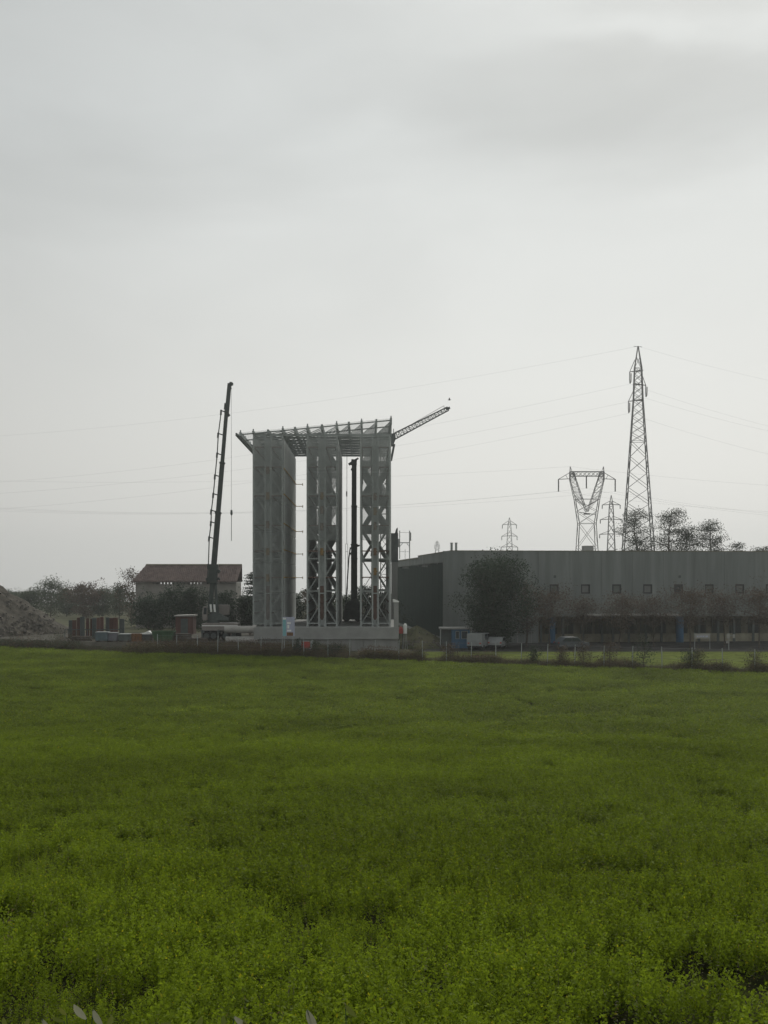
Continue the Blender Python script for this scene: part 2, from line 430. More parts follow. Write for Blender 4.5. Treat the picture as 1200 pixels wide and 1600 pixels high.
# ------------------------------------------------------------------ trees
def tree(name, label, base, height, width, kind, seed, leaves=3500, leaf=0.28, lm='leaf_mid', group=None, cat='tree', crown0=0.25, nbr=None):
    rng = np.random.default_rng(seed)
    root = thing(name, label, cat, base, 0.0, group)
    tr = MB(); tips = []
    lean = rng.normal(0, 0.03, 2)
    H = height; W = width / 2
    tr_r = max(0.05, H * 0.016)
    ntr = 6; pts = []
    for i in range(ntr + 1):
        t = i / ntr
        pts.append(Vector((lean[0] * H * t + rng.normal(0, 0.012 * H) * (t > 0), lean[1] * H * t + rng.normal(0, 0.012 * H) * (t > 0), H * t * (0.93 if kind != 'pine' else 0.90))))
    def trunk_at(t):
        k = min(ntr - 1, int(t * ntr)); return pts[k].lerp(pts[k + 1], t * ntr - k)
    for i in range(ntr):
        tr.tube(pts[i], pts[i + 1], tr_r * (1 - 0.85 * i / ntr), tr_r * (1 - 0.85 * (i + 1) / ntr), 6, caps=False)
    nb = {'round': 26, 'pine': 24, 'cedar': 40, 'bush': 24, 'bare': 26}[kind]
    nb = nbr or nb
    lump = rng.uniform(0.62, 1.3, nb)
    for k in range(nb):
        t = crown0 + (1 - crown0) * ((k + rng.random()) / nb)
        p = trunk_at(min(0.98, t * (0.92 if kind != 'pine' else 1.0)))
        g = k * 2.39996 + rng.normal(0, 0.4)
        u = (t - crown0) / (1 - crown0)
        if kind == 'round' or kind == 'bare':
            r = W * (0.30 + 0.92 * math.sin(math.pi * min(1, 0.10 + 0.86 * u))) * rng.uniform(0.6, 1.05) * 0.9; rise = r * rng.uniform(0.15, 0.75)
        elif kind == 'bush':
            r = W * (1.0 - 0.55 * u ** 2.2) * rng.uniform(0.7, 1.1); rise = r * rng.uniform(0.0, 0.6)
        elif kind == 'cedar':
            r = W * (1.05 - 0.92 * u) * rng.uniform(0.75, 1.1); rise = r * rng.uniform(-0.1, 0.12)
        else:
            r = W * (0.55 + 0.6 * math.sin(math.pi * (0.25 + 0.6 * u))) * rng.uniform(0.55, 1.1); rise = r * rng.uniform(0.0, 0.4)
        if kind in ('bush', 'round'): r *= lump[k // 3]; rise *= lump[k // 3]
        d = Vector((math.cos(g), math.sin(g), 0))
        e = p + d * r + Vector((0, 0, rise))
        mid = p.lerp(e, 0.5) + Vector((0, 0, -0.06 * r)) + Vector(rng.normal(0, 0.05 * r, 3))
        br = tr_r * 0.36 * (1 - 0.5 * u)
        tr.tube(p, mid, br, br * 0.7, 5, caps=False); tr.tube(mid, e, br * 0.7, br * 0.25, 5, caps=False)
        ns = 9 if kind != 'bare' else 11
        for s in range(ns):
            f = 0.35 + 0.65 * (s + rng.random()) / ns
            q = p.lerp(mid, f * 2) if f < 0.5 else mid.lerp(e, f * 2 - 1)
            spread = r * 0.30 + 0.2
            fl = 0.35 if kind in ('cedar', 'pine') else 0.8
            w = q + Vector((rng.normal(0, spread), rng.normal(0, spread), abs(rng.normal(0, spread * fl)) * (1 if kind != 'cedar' else 0.3)))
            tr.tube(q, w, br * 0.35, br * 0.12, 3, caps=False)
            if kind == 'bare':
                for _ in range(3):
                    w2 = w + Vector((rng.normal(0, .3), rng.normal(0, .3), rng.uniform(0.1, 0.6)))
                    tr.tube(w, w2, br * 0.14, br * 0.08, 3, caps=False); tips.append((w2, 1.0))
            tips.append((w, 1.0))
        tips.append((e, 1.2))
    tr.build('trunk', MT['bark'], root)
    T = np.array([list(a) for a, _ in tips])
    idx = rng.integers(0, len(T), leaves)
    flat = {'cedar': (1.0, 1.0, 0.22), 'pine': (1.0, 1.0, 0.62)}.get(kind, (1, 1, 0.75))
    sg = {'round': 0.085, 'bush': 0.09, 'cedar': 0.055, 'pine': 0.056, 'bare': 0.06}[kind] * (H * 0.5 + width * 0.5)
    off = rng.normal(size=(leaves, 3)); off /= np.maximum(1, np.linalg.norm(off, axis=1) / 1.7)[:, None]
    C = T[idx] + off * sg * np.array(flat)
    C[:, 2] = np.clip(C[:, 2], 0.05, None)
    tint = np.clip(0.45 + 0.8 * (rng.random(len(T))[idx] - 0.5) + rng.normal(0, 0.14, leaves), 0, 0.93)
    me = leaf_mesh('crown', C, leaf, rng, 0.6, 0.25 if kind != 'cedar' else 0.6, tint)
    link('crown', me, MT[lm], root)
    return root

# ------------------------------------------------------------------ rack structure (high-bay store)
YT = 130.0
a_t = math.atan(25.0 / F)
Z0 = 2.65
RX = X(503, YT)
def lx(px): return X(px, YT) - RX
ZB = Z(680, YT) - Z0            # top of racks, lower roof beam
DEP = 21.7
rack = thing('steel_rack_tower', 'tall grey steel rack tower of three columns under one flat roof frame', 'rack tower', (RX, YT, Z0), a_t)
WR = 1.30
def rack_frame_mesh(mir):
    b = MB()
    b.box(-0.085, 0.085, -0.06, 0.06, 0, ZB); b.box(WR - 0.085, WR + 0.085, -0.06, 0.06, 0, ZB)
    b.box(-0.18, 0.18, -0.14, 0.14, 0.0, 0.03); b.box(WR - 0.18, WR + 0.18, -0.14, 0.14, 0, 0.03)
    ph = 1.83; n = int(ZB / ph); z = 0.35
    for i in range(n):
        lo, hi = z + i * ph, min(z + (i + 1) * ph, ZB - 0.05)
        s = (i % 2 == 0) != mir
        p, q = ((0.085, 0.0, lo), (WR - 0.085, 0.0, hi)) if s else ((WR - 0.085, 0, lo), (0.085, 0, hi))
        b.bar(p, q, 0.06, 0.05)
        if i % 2 == 0: b.box(0.085, WR - 0.085, -0.03, 0.03, lo - 0.05, lo + 0.04)
    return b.mesh('rack_frame')
frames = [rack_frame_mesh(False), rack_frame_mesh(True)]
NB = 16
rows = [396.5, 423.3, 480.5, 508.0, 564.0, 590.8]
for k, px in enumerate(rows):
    for j in range(NB + 1):
        link('rack_frame', frames[k % 2], MT['steel'], rack, (lx(px), j * DEP / NB, 0))
levels = [Z(y, YT) - Z0 for y in (958, 940, 903, 862, 822, 776, 731, 700)]
lb = MB(); lb.box(-0.04, 0.04, 0.065, DEP - 0.065, -0.07, 0.07); lbm = lb.mesh('load_beam')
fb = MB(); fb.box(0.09, WR - 0.09, -0.045, 0.045, -0.06, 0.06); fbm = fb.mesh('cross_beam')
for k, px in enumerate(rows):
    for i, z in enumerate(levels):
        for s in (0.0, WR):
            link('load_beam', lbm, MT['oxide'], rack, (lx(px) + s + (0.127 if s == 0 else -0.127), 0, z))
        if i >= 2: link('cross_beam', fbm, MT['oxide'], rack, (lx(px), -0.11, z + 0.07))
# pale mesh added on both flanks of every column, imitating glare over dark steel
for a_, b_, up in ((396.5, 442.2, 0), (480.5, 526.8, 0), (564, 609.6, 0)):
    for px in (a_, b_):
        for i in range(6 if not up else 3):
            n_ = 6 if not up else 3; z_lo = 0.2 if not up else ZB * 0.55
            z0_, z1_ = z_lo + (ZB - 0.4 - z_lo) * i / n_, z_lo + (ZB - 0.4 - z_lo) * (i + 1) / n_ - 0.05
            b = MB(); x_ = lx(px) + (0.11 if px == b_ else -0.11) * (1 if not up else -1); b.box(x_ - 0.004, x_ + 0.004, 0.1, DEP - 0.1, z0_, z1_); b.build('glare_mesh', MT['mesh'], rack)
# debris netting on the front of the columns: whole first column, upper half of the others
for a_, b_, z_lo, n_ in ((396.5, 442.2, 0.25, 6), (480.5, 526.8, ZB * 0.45, 3), (564, 609.6, ZB * 0.45, 3)):
    for i in range(n_):
        z0_, z1_ = z_lo + (ZB - 0.3 - z_lo) * i / n_, z_lo + (ZB - 0.3 - z_lo) * (i + 1) / n_ - 0.04
        b = MB(); b.box(lx(a_) - 0.1, lx(b_) + 0.1, -0.31, -0.306, z0_, z1_); b.build('debris_net', MT['frontnet'], rack)
# yellow spacers in the flue between back-to-back rows
sp = MB(); sp.box(-0.17, 0.17, -0.16, -0.02, -0.42, 0.42); sp.box(-0.30, 0.30, -0.02, 0.04, -0.06, 0.06)
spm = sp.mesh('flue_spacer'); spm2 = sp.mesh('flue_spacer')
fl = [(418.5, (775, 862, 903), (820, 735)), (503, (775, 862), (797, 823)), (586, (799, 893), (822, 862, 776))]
for px, bright, dim in fl:
    for y in bright: link('flue_spacer', spm, MT['spacer'], rack, (lx(px), 0, Z(y, YT) - Z0))
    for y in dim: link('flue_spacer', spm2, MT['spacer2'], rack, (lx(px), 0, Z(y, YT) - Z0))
    b = MB(); b.box(lx(px) - 0.2, lx(px) + 0.2, 0.16, 0.24, 0.75, 4.6)
    for z in np.arange(0.9, 4.5, 0.6): b.box(lx(px) - 0.24, lx(px) + 0.24, 0.10, 0.16, z, z + 0.12)
    b.build('flue_board', MT['oxide'], rack)
    b = MB(); b.box(lx(px) - 0.30, lx(px) + 0.30, 0.5, 0.56, 0.1, ZB - 0.2); b.build('flue_panel', MT['steel'], rack)
    b = MB(); z = 0.03
    b.bar((lx(px) - 0.32, 0, z), (lx(px) + 0.32, 0, z + 1.05), 0.07, 0.05); b.bar((lx(px) + 0.32, 0.06, z), (lx(px) - 0.32, 0.06, z + 1.05), 0.07, 0.05)
    b.build('foot_brace', MT['steel'], rack)
    b = MB(); zz = Z(927, YT) - Z0; b.box(lx(px) - 0.32, lx(px) + 0.32, -0.05, 0.05, zz - 0.06, zz + 0.06); b.build('flue_tie', MT['steel'], rack)
# yellow rails along the aisle side of the first column, their ends bent out into the aisle
for y in (732, 772, 818, 859, 902):
    z = Z(y, YT) - Z0; x = lx(443.5)
    b = MB(); b.box(x - 0.03, x + 0.07, 0.1, DEP, z - 0.06, z + 0.06)
    b.box(x + 0.07, x + 0.95, DEP - 0.1, DEP, z - 0.05, z + 0.03); b.box(x + 0.87, x + 0.95, DEP - 0.1, DEP, z - 0.2, z + 0.14)
    b.build('guide_rail', MT['yellow'], rack)
# roof frame
zL, zR = ZB, Z(656.5, YT) - Z0
xl, xr = lx(370), lx(611)
def roofz(x): return zL + (zR - zL) * (x - xl) / (xr - xl)
post_px = [376, 396, 419, 442, 461, 480.5, 503, 526, 545, 565, 588, 611]
def truss_mesh():
    b = MB()
    b.bar((xl, 0, roofz(xl)), (xr + 0.08, 0, roofz(xr)), 0.13, 0.12)
    for i, px in enumerate(post_px):
        x = lx(px); tall = px in (376, 396, 442, 480.5, 526, 565, 611)
        b.box(x - 0.07, x + 0.07, -0.06, 0.06, min(ZB, roofz(x)), roofz(x) + (0.5 if tall else 0.12))
    return b.mesh('roof_truss')
lbb = MB(); lbb.box(lx(396), xr + 0.08, -0.07, 0.07, ZB - 0.10, ZB + 0.16); lbb = lbb.mesh('tie_beam')
def brace_mesh():
    b = MB()
    for i, px in enumerate(post_px):
        x = lx(px)
        if i and px > 396:
            x0 = lx(post_px[i - 1]); b.bar((x0, 0.02, ZB + 0.1), (x - 0.02, 0.02, roofz(x) - 0.08), 0.09, 0.05)
    return b.mesh('roof_brace')
tm = truss_mesh(); bm_ = brace_mesh()
for j in range(NB + 1):
    yj = j * DEP / NB + (0.145 if j == 0 else 0.0)
    if j % 4 == 0: link('roof_truss', tm, MT['roofsteel'], rack, (0, yj - 0.14, 0.003))
    if j % 2 == 0: link('tie_beam', lbb, MT['roofsteel'], rack, (0, yj, 0.0))
    link('roof_brace', bm_, MT['roofsteel'], rack, (0, yj, 0.0))
for px in post_px:
    x = lx(px); b = MB(); b.box(x - 0.11, x + 0.11, -0.25, DEP + 0.25, max(roofz(x) - 0.40, ZB + 0.17 if px > 390 else roofz(x) - 0.2), roofz(x) + 0.27); b.build('purlin', MT['roofsteel'], rack)
b = MB(); b.box(xl - 0.1, xl + 0.06, -0.3, DEP + 0.3, roofz(xl) - 0.12, roofz(xl) + 0.2); b.build('eave_beam', MT['darksteel'], rack)
for i in range(len(post_px)):
    x0 = xl + 0.08 if i == 0 else lx(post_px[i - 1]) + 0.11
    x1 = lx(post_px[i]) - 0.11
    b = MB(); b.quadbox([(x0, -0.2, roofz(x0) + 0.20), (x1, -0.2, roofz(x1) + 0.20), (x1, DEP + 0.2, roofz(x1) + 0.20), (x0, DEP + 0.2, roofz(x0) + 0.20),
                         (x0, -0.2, roofz(x0) + 0.21), (x1, -0.2, roofz(x1) + 0.21), (x1, DEP + 0.2, roofz(x1) + 0.21), (x0, DEP + 0.2, roofz(x0) + 0.21)])
    b.build('roof_sheet', MT['sheet'], rack)

# plinth under the racks
pl = thing('concrete_plinth', 'long pale concrete plinth carrying the rack tower, with end pier', 'plinth', (RX, YT, 0), a_t)
xa, xb = lx(399), lx(622.5)
b = MB(); b.box(xa, xb, -1.6, DEP + 1.5, 1.30, Z0 - 0.004); b.build('slab', MT['concrete2'], pl, bevel=0.02)
joints = [399, 432, 466, 497, 533, 568, 603, 621.5]
for i in range(len(joints) - 1):
    b = MB(); b.box(lx(joints[i]) + 0.02, lx(joints[i + 1]) - 0.02, -1.38, -1.1, -0.1, 1.296); b.build('base_panel', MT['concrete'], pl, bevel=0.02)
b = MB(); b.box(xa + 0.1, xb - 0.1, -1.09, DEP + 1.2, -0.1, 1.29); b.build('core', MT['concrete'], pl)
zt = Z(941, YT - 1.5)
b = MB(); b.box(lx(615), lx(622.3), -1.58, -0.9, Z0, zt); b.build('pier', MT['concrete2'], pl, bevel=0.02)
b = MB(); b.prism([(lx(613.6), zt), (lx(622.8), zt), (lx(622.8), zt + 0.12), (lx(615), zt + 0.34), (lx(613.6), zt + 0.3)], -1.62, -0.86); b.build('pier_cap', MT['white'], pl)
# narrow shaft behind the right-hand column
Ys = 155.0
sh = thing('service_shaft', 'narrow grey service shaft with dark top beside the right rack column', 'shaft', (X(616.5, Ys), Ys, 0))
w = M(10, Ys) / 2
b = MB(); b.box(-w, w, 0, 1.4, 0, Z(878, Ys)); b.build('casing', MT['concrete'], sh)
b = MB(); b.box(-w - 0.05, w + 0.05, -0.05, 1.45, Z(878, Ys) + 0.003, Z(833, Ys)); b.build('upper_casing', MT['darksteel'], sh)
b = MB(); b.prism([(w * 0.1, Z(833, Ys)), (w, Z(833, Ys)), (w, Z(824, Ys)), (w * 0.5, Z(826, Ys))], 0.1, 1.2); b.build('cowl', MT['darksteel'], sh)

# ------------------------------------------------------------------ cranes
def at(px, py, Y): return Vector((X(px, Y), Y, Z(py, Y)))

YC = 132.0
cr0 = Vector((X(338, YC), YC, PAD))
crane = thing('truck_crane', 'mobile truck crane with long dark telescopic boom raised beside the rack tower', 'crane', cr0)
def L(px, py, dy=0.0): 
    v = at(px, py, YC) - cr0; v.y += dy; return v
# carrier
b = MB()
x0, x1 = L(318, 0).x, L(374, 0).x
zd = L(0, 973).z
b.box(x0, x1, -1.25, 1.25, zd - 0.85, zd - 0.05); b.box(x0 + 0.3, x1 - 0.4, -1.15, 1.15, zd - 0.05, zd)
b.box(x0 + 0.1, x1 - 0.1, -0.6, 0.6, zd - 1.15, zd - 0.85)
b.build('carrier', MT['beige'], crane, bevel=0.03)
b = MB(); b.box(x0 + 0.02, x1 - 0.02, -1.262, -1.252, zd - 0.34, zd - 0.24); b.build('side_stripe', MT['white'], crane)
def wheel(parent, x, y, z, r, w, rimm='darksteel'):
    t = MB(); t.tube((x, y - w / 2, z), (x, y + w / 2, z), r, r, 20); o = t.build('wheel', MT['black'], parent, bevel=0.03)
    t = MB(); t.tube((x, y - w / 2 - 0.012, z), (x, y + w / 2 + 0.012, z), r * 0.58, r * 0.58, 14); t.tube((x, y - w / 2 - 0.05, z), (x, y + w / 2 + 0.05, z), r * 0.2, r * 0.2, 10)
    t.build('rim', MT[rimm], o)
    return o
for px in (325, 336, 355, 366):
    for s in (-1, 1): wheel(crane, L(px, 0).x, s * 1.02, 0.56, 0.56, 0.4)
for px in (320.5, 345.5, 372):
    b = MB(); x = L(px, 0).x
    for s in (-1, 1):
        b.box(x - 0.12, x + 0.12, min(s * 1.1, s * 2.3), max(s * 1.1, s * 2.3), 0.95, 1.2); b.tube((x, s * 2.25, 0.06), (x, s * 2.25, 1.3), 0.09, 0.09, 8); b.tube((x, s * 2.25, 0.0), (x, s * 2.25, 0.06), 0.28, 0.28, 10)
    b.build('outrigger', MT['darksteel'], crane)
# upper works
b = MB(); b.tube((L(333, 0).x, 0, zd), (L(333, 0).x, 0, zd + 0.28), 0.75, 0.75, 20)
b.prism([(L(322, 0).x, zd + 0.28), (L(357, 0).x, zd + 0.28), (L(357, 0).x, zd + 0.5), (L(346, 0).x, zd + 0.95), (L(336, 0).x, zd + 1.3), (L(322, 0).x, zd + 0.7)], -0.55, 0.6)
b.build('turntable', MT['darksteel'], crane)
b = MB(); b.prism([(L(340, 0).x, zd + 0.8), (L(356.5, 0).x, zd + 0.9), (L(357.5, 0).x, zd + 1.5), (L(356.5, 0).x, zd + 2.05), (L(339, 0).x, zd + 2.05)], 0.62, 1.3); b.build('engine_cover', MT['beige'], crane, bevel=0.04)
cabn = MB(); cabn.prism([(L(319, 0).x, zd + 0.35), (L(326, 0).x, zd + 0.35), (L(326, 0).x, zd + 1.9), (L(320.5, 0).x, zd + 1.9), (L(318.5, 0).x, zd + 1.2)], -1.2, -0.58)
cb = cabn.build('operator_cab', MT['beige'], crane, bevel=0.03)
b = MB(); b.prism([(L(320.4, 0).x, zd + 1.0), (L(325.2, 0).x, zd + 1.0), (L(325.2, 0).x, zd + 1.75), (L(321.4, 0).x, zd + 1.75)], -1.215, -1.205); b.build('cab_window', MT['glass'], cb)
for px in (329.8, 335.6):
    b = MB(); b.quadbox([(L(px, 0).x, -0.66, L(0, 956).z), (L(px + 3, 0).x, -0.66, L(0, 956).z), (L(px + 3, 0).x, -0.62, L(0, 956).z), (L(px, 0).x, -0.62, L(0, 956).z),
                         (L(px - 1, 0).x, -0.66, L(0, 944).z), (L(px + 2, 0).x, -0.66, L(0, 944).z), (L(px + 2, 0).x, -0.62, L(0, 944).z), (L(px - 1, 0).x, -0.62, L(0, 944).z)])
    b.build('white_plate', MT['white'], crane)
# boom
pA, pB = L(328.5, 952), L(354, 642)
dv = (pB - pA).normalized(); nv = Vector((-dv.z, 0, dv.x))      # nv points left of the boom
def onb(py, off=0.0):
    t = (L(0, py).z - pA.z) / dv.z; return pA + dv * t + nv * off
for y0_, y1_, w_ in ((952, 905, 0.48), (908, 800, 0.58), (802, 722, 0.49), (724, 642, 0.40)):
    b = MB(); b.bar(onb(y0_), onb(y1_), w_, w_ * 1.1); b.bar(onb(y1_ + 3), onb(y1_), w_ + 0.12, w_ * 1.1 + 0.12)
    b.build('boom_section', MT['cranegreen'], crane, bevel=0.03)
b = MB(); b.bar(onb(912), onb(882), 1.0, 0.85); b.bar(onb(912, 0.3), onb(903, 0.55), 0.5, 0.7); b.bar(onb(890, -0.3), onb(893, -0.75), 0.4, 0.6); b.bar(onb(905, -0.35), onb(903, -0.8), 0.3, 0.5)
b.build('boom_collar', MT['cranegreen'], crane, bevel=0.04)
b = MB(); b.tube(L(340, 958), onb(905, -0.25), 0.17, 0.17, 10); b.build('lift_cylinder', MT['darksteel'], crane)
off_at = {885: 0.62, 842: 0.78, 818: 0.72, 800: 0.80, 774: 0.72, 745: 0.70, 711: 0.66, 680: 0.72, 644: 0.60}
ks = sorted(off_at, reverse=True)
b = MB()
for i in range(len(ks) - 1): b.bar(onb(ks[i], off_at[ks[i]]), onb(ks[i + 1], off_at[ks[i + 1]]), 0.11, 0.11)
b.bar(onb(908, 0.62), onb(885, 0.62), 0.10, 0.10)
b.build('stay_bar', MT['cranegreen'], crane)
for y in ks:
    b = MB(); b.bar(onb(y, 0.1), onb(y - 2, off_at[y] + 0.08), 0.12, 0.12); b.bar(onb(y + 5, off_at[y] + 0.02), onb(y - 3, off_at[y] + 0.02), 0.2, 0.16); b.build('stay_bracket', MT['cranegreen'], crane)
hA, hB = L(354.5, 646), L(358.6, 599)
b = MB(); b.bar(hA, hB, 0.46, 0.42, 0.40); b.bar(hB, L(362.6, 599.5), 0.32, 0.3); b.bar(L(355, 646), L(358.5, 650), 0.3, 0.3); b.bar(L(359, 603), L(361.5, 608), 0.14, 0.14); b.bar(L(351.5, 640), L(352.5, 630), 0.25, 0.2)
b.build('boom_head', MT['cranegreen'], crane)
b = MB(); b.tube(L(361.6, 600, -0.1), L(361.6, 600, 0.1), 0.22, 0.22, 12); b.build('sheave', MT['darksteel'], crane)
b = MB(); b.tube(L(361.4, 600), L(361.6, 800), 0.018, 0.018, 5); b.build('hoist_rope', MT['wire'], crane)
b = MB(); b.prism([(L(360, 0).x, L(0, 803).z), (L(361.7, 0).x, L(0, 806).z), (L(363.4, 0).x, L(0, 803).z), (L(363, 0).x, L(0, 797).z), (L(360.4, 0).x, L(0, 797).z)], -0.12, 0.12); b.build('hook_block', MT['darksteel'], crane)
b = MB(); b.tube(L(361.7, 805), L(361.6, 845), 0.035, 0.035, 5); b.build('chain_sling', MT['darksteel'], crane)

# crane standing in the aisle between second and third column
YI = 146.0
ci0 = Vector((X(553, YI), YI, Z0))
ic = thing('aisle_crane', 'slim upright telescopic crane mast in the gap between two rack columns', 'crane', ci0)
def LI(px, py, dy=0.0):
    v = at(px, py, YI) - ci0; v.y += dy; return v
for y0_, y1_, w_ in ((968, 850, 0.78), (852, 790, 0.68), (792, 724, 0.60)):
    b = MB(); b.bar(LI(553.2, y0_), LI(553.4, y1_), w_, w_); b.bar(LI(553.4, y1_ + 2), LI(553.4, y1_), w_ + 0.1, w_ + 0.1); b.build('mast_section', MT['cranegreen'], ic, bevel=0.03)
b = MB(); b.bar(LI(552.5, 727), LI(553.5, 718), 0.7, 0.5); b.bar(LI(545, 726), LI(554, 720), 0.3, 0.3); b.bar(LI(553, 720), LI(560, 716), 0.22, 0.22); b.bar(LI(549, 735), LI(552, 728), 0.2, 0.2); b.build('mast_head', MT['cranegreen'], ic)
b = MB(); b.bar(LI(546.5, 857), LI(562, 852), 0.22, 0.3); b.bar(LI(547, 866), LI(553, 862), 0.28, 0.3); b.bar(LI(554, 878), LI(558, 872), 0.25, 0.3); b.build('mast_collar', MT['cranegreen'], ic)
b = MB(); b.path([LI(551, 853), LI(547, 858), LI(545, 872), LI(541, 935), LI(540, 962)], 0.09, 6); b.build('hose_arm', MT['darksteel'], ic)
b = MB(); b.tube(LI(542.2, 705, -0.3), LI(542, 850, -0.3), 0.03, 0.03, 5); b.tube(LI(541.9, 768, -0.3), LI(541.9, 776, -0.3), 0.09, 0.09, 6); b.build('hoist_rope', MT['wire'], ic)
b = MB()
for px in (540, 543.4): b.tube(LI(px, 850, -0.3), LI(px, 930, -0.3), 0.025, 0.025, 5)
for y in (850, 862, 930): b.tube(LI(540, y, -0.3), LI(543.4, y, -0.3), 0.03, 0.03, 5)
b.build('rope_yoke', MT['steel'], ic)
b = MB(); b.box(-1.3, 0.95, -1.4, 1.6, 0.35, 1.4); b.prism([(-1.2, 1.4), (0.9, 1.4), (0.8, 2.3), (0.3, 2.9), (-0.7, 2.6), (-1.2, 1.9)], -0.8, 0.9); b.build('chassis', MT['darksteel'], ic, bevel=0.04)
for x in (-0.9, 0.55):
    for s in (-1, 1): wheel(ic, x, s * 1.25 + 0.1, 0.42, 0.42, 0.3)

# lattice crane behind the tower
YL = 160.0
lc0 = Vector((X(602, YL), YL, 0))
lc = thing('lattice_crane', 'thin lattice crane jib rising from behind the rack tower roof', 'crane', lc0)
def LL(px, py, dy=0.0):
    v = at(px, py, YL) - lc0; v.y += dy; return v
def lattice(b, p, q, w0, w1, n, r, rb, faces=4):
    """square lattice between two points"""
    p = Vector(p); q = Vector(q); t = (q - p).normalized()
    up = Vector((0, 1, 0)); a = t.cross(up).normalized(); c = up
    def cor(k, s):
        o = p.lerp(q, k); w = (w0 + (w1 - w0) * k) / 2
        sa, sc = ((-1, -1), (1, -1), (1, 1), (-1, 1))[s]
        return o + a * (sa * w) + c * (sc * w)
    for s in range(4):
        b.bar(cor(0, s), cor(1, s), r, r)
        for i in range(n):
            k0, k1 = i / n, (i + 1) / n
            s2 = (s + 1) % 4
            A, B = (s, s2) if (i + s) % 2 else (s2, s)
            b.bar(cor(k0, A), cor(k1, B), rb, rb)
            b.bar(cor(k1, s), cor(k1, s2), rb, rb)
    return b
b = MB(); lattice(b, (0, 0, 0.3), LL(602, 690), 1.3, 1.3, 16, 0.12, 0.06); b.build('mast', MT['darksteel'], lc)
b = MB(); b.box(-1.6, 1.6, -1.6, 1.6, -0.02, 0.35); b.build('base_frame', MT['concrete2'], lc)
b = MB(); b.prism([(LL(599, 0).x, LL(0, 697).z), (LL(614, 0).x, LL(0, 697).z), (LL(618.5, 0).x, LL(0, 685).z), (LL(617, 0).x, LL(0, 678).z), (LL(600, 0).x, LL(0, 678).z)], -0.6, 0.6); b.bar(LL(615, 679), LL(615, 670), 0.09, 0.09); b.bar(LL(611, 720), LL(616, 694), 0.3, 0.4); b.build('slewing_head', MT['darksteel'], lc)
b = MB(); lattice(b, LL(615, 682.5), LL(700, 638.5), 0.78, 0.50, 17, 0.10, 0.055); b.bar(LL(697, 639.5), LL(703, 637), 0.3, 0.4); b.build('jib', MT['darksteel'], lc)
b = MB(); b.bar(LL(622, 675), LL(693.5, 634), 0.05, 0.05); b.bar(LL(693.5, 634), LL(695, 640), 0.06, 0.06); b.bar(LL(622, 675), LL(624, 680), 0.06, 0.06); b.build('pendant', MT['darksteel'], lc)
b = MB(); b.bar(LL(600, 683), LL(590, 690), 0.6, 0.8); b.build('counterweight', MT['concrete'], lc)
# bird over the jib
YB = 120.0
bird = thing('bird', 'small dark bird gliding above the tip of the lattice crane jib', 'bird', at(702, 625, YB))
b = MB(); s = 0.16
b.tube((-0.16, 0, 0), (0.0, 0, 0.01), 0.012, 0.05, 7); b.tube((0, 0, 0.01), (0.14, 0, 0.02), 0.05, 0.03, 7); b.tube((0.14, 0, 0.02), (0.2, 0, 0.01), 0.03, 0.004, 7); b.build('body', MT['black'], bird, smooth=True)
for sgn in (-1, 1):
    b = MB(); b.quadbox([(-0.05, 0, 0.02), (0.08, 0, 0.02), (0.03, sgn * 0.38, 0.16), (-0.06, sgn * 0.36, 0.16), (-0.05, 0, 0.032), (0.08, 0, 0.032), (0.03, sgn * 0.38, 0.166), (-0.06, sgn * 0.36, 0.166)]); b.build('wing', MT['black'], bird)

# ------------------------------------------------------------------ concrete factory building
BX, BY = X(705, 143), 143.0
a_b = math.atan(0.1)
ca, sa = math.cos(a_b), math.sin(a_b)
bld = thing('factory_building', 'long low grey concrete factory with a row of small square windows', 'building', (BX, BY, 0), a_b)
def tx(px):
    k = (px - 600) / F; return (k * BY - BX) / (ca - k * sa)
def by(px): return BY + tx(px) * sa
TOP = Z(861, BY)
LEN = 74.0
zlow = Z(963, 146)
step = tx(915) - tx(866)
wc = [tx(866) + i * step for i in range(-4, 17)]
wz0, wz1 = Z(927.5, 146), Z(913, 146)
nwin = 0
for i, c in enumerate(wc):
    p0, p1 = c - step / 2 + 0.015, c + step / 2 - 0.015
    if i == 0: p0 = 0.03
    if p1 < 0.5 or p0 > LEN: continue
    p1 = min(p1, LEN)
    haswin = i >= 4
    full = c < tx(836)
    zb = -0.1 if full else zlow
    b = MB()
    if haswin:
        ww = (wz1 - wz0) / 2
        b.box(p0, c - ww, 0, 0.28, zb, TOP); b.box(c + ww, p1, 0, 0.28, zb, TOP); b.box(c - ww, c + ww, 0, 0.28, zb, wz0); b.box(c - ww, c + ww, 0, 0.28, wz1, TOP)
    else:
        b.box(p0, p1, 0, 0.28, zb, TOP)
    pn = b.build('wall_panel', MT['wall'], bld)
    if haswin:
        b = MB(); e = 0.17
        b.box(c - ww, c - ww + e, 0.08, 0.2, wz0, wz1); b.box(c + ww - e, c + ww, 0.10, 0.2, wz0, wz1); b.box(c - ww + e, c + ww - e, 0.10, 0.2, wz0, wz0 + e); b.box(c - ww + e, c + ww - e, 0.10, 0.2, wz1 - e, wz1)
        wn_ = b.build('window', MT['frame'], bld)
        b = MB(); b.box(c - ww + e, c + ww - e, 0.155, 0.17, wz0 + e, wz1 - e); b.build('pane', MT[('pane', 'pane2', 'pane', 'glass', 'pane2')[i % 5]], wn_)
        b = MB(); b.box(c - ww - 0.05, c + ww + 0.05, -0.05, 0.1, wz0 - 0.07, wz0 - 0.003); b.build('sill', MT['wall'], wn_)
for px in (867, 1062):
    c = tx(px); b = MB(); z = Z(901, 146); b.box(c - 0.16, c + 0.16, -0.04, 0.02, z - 0.16, z + 0.16); b.build('vent', MT['darksteel'], bld)
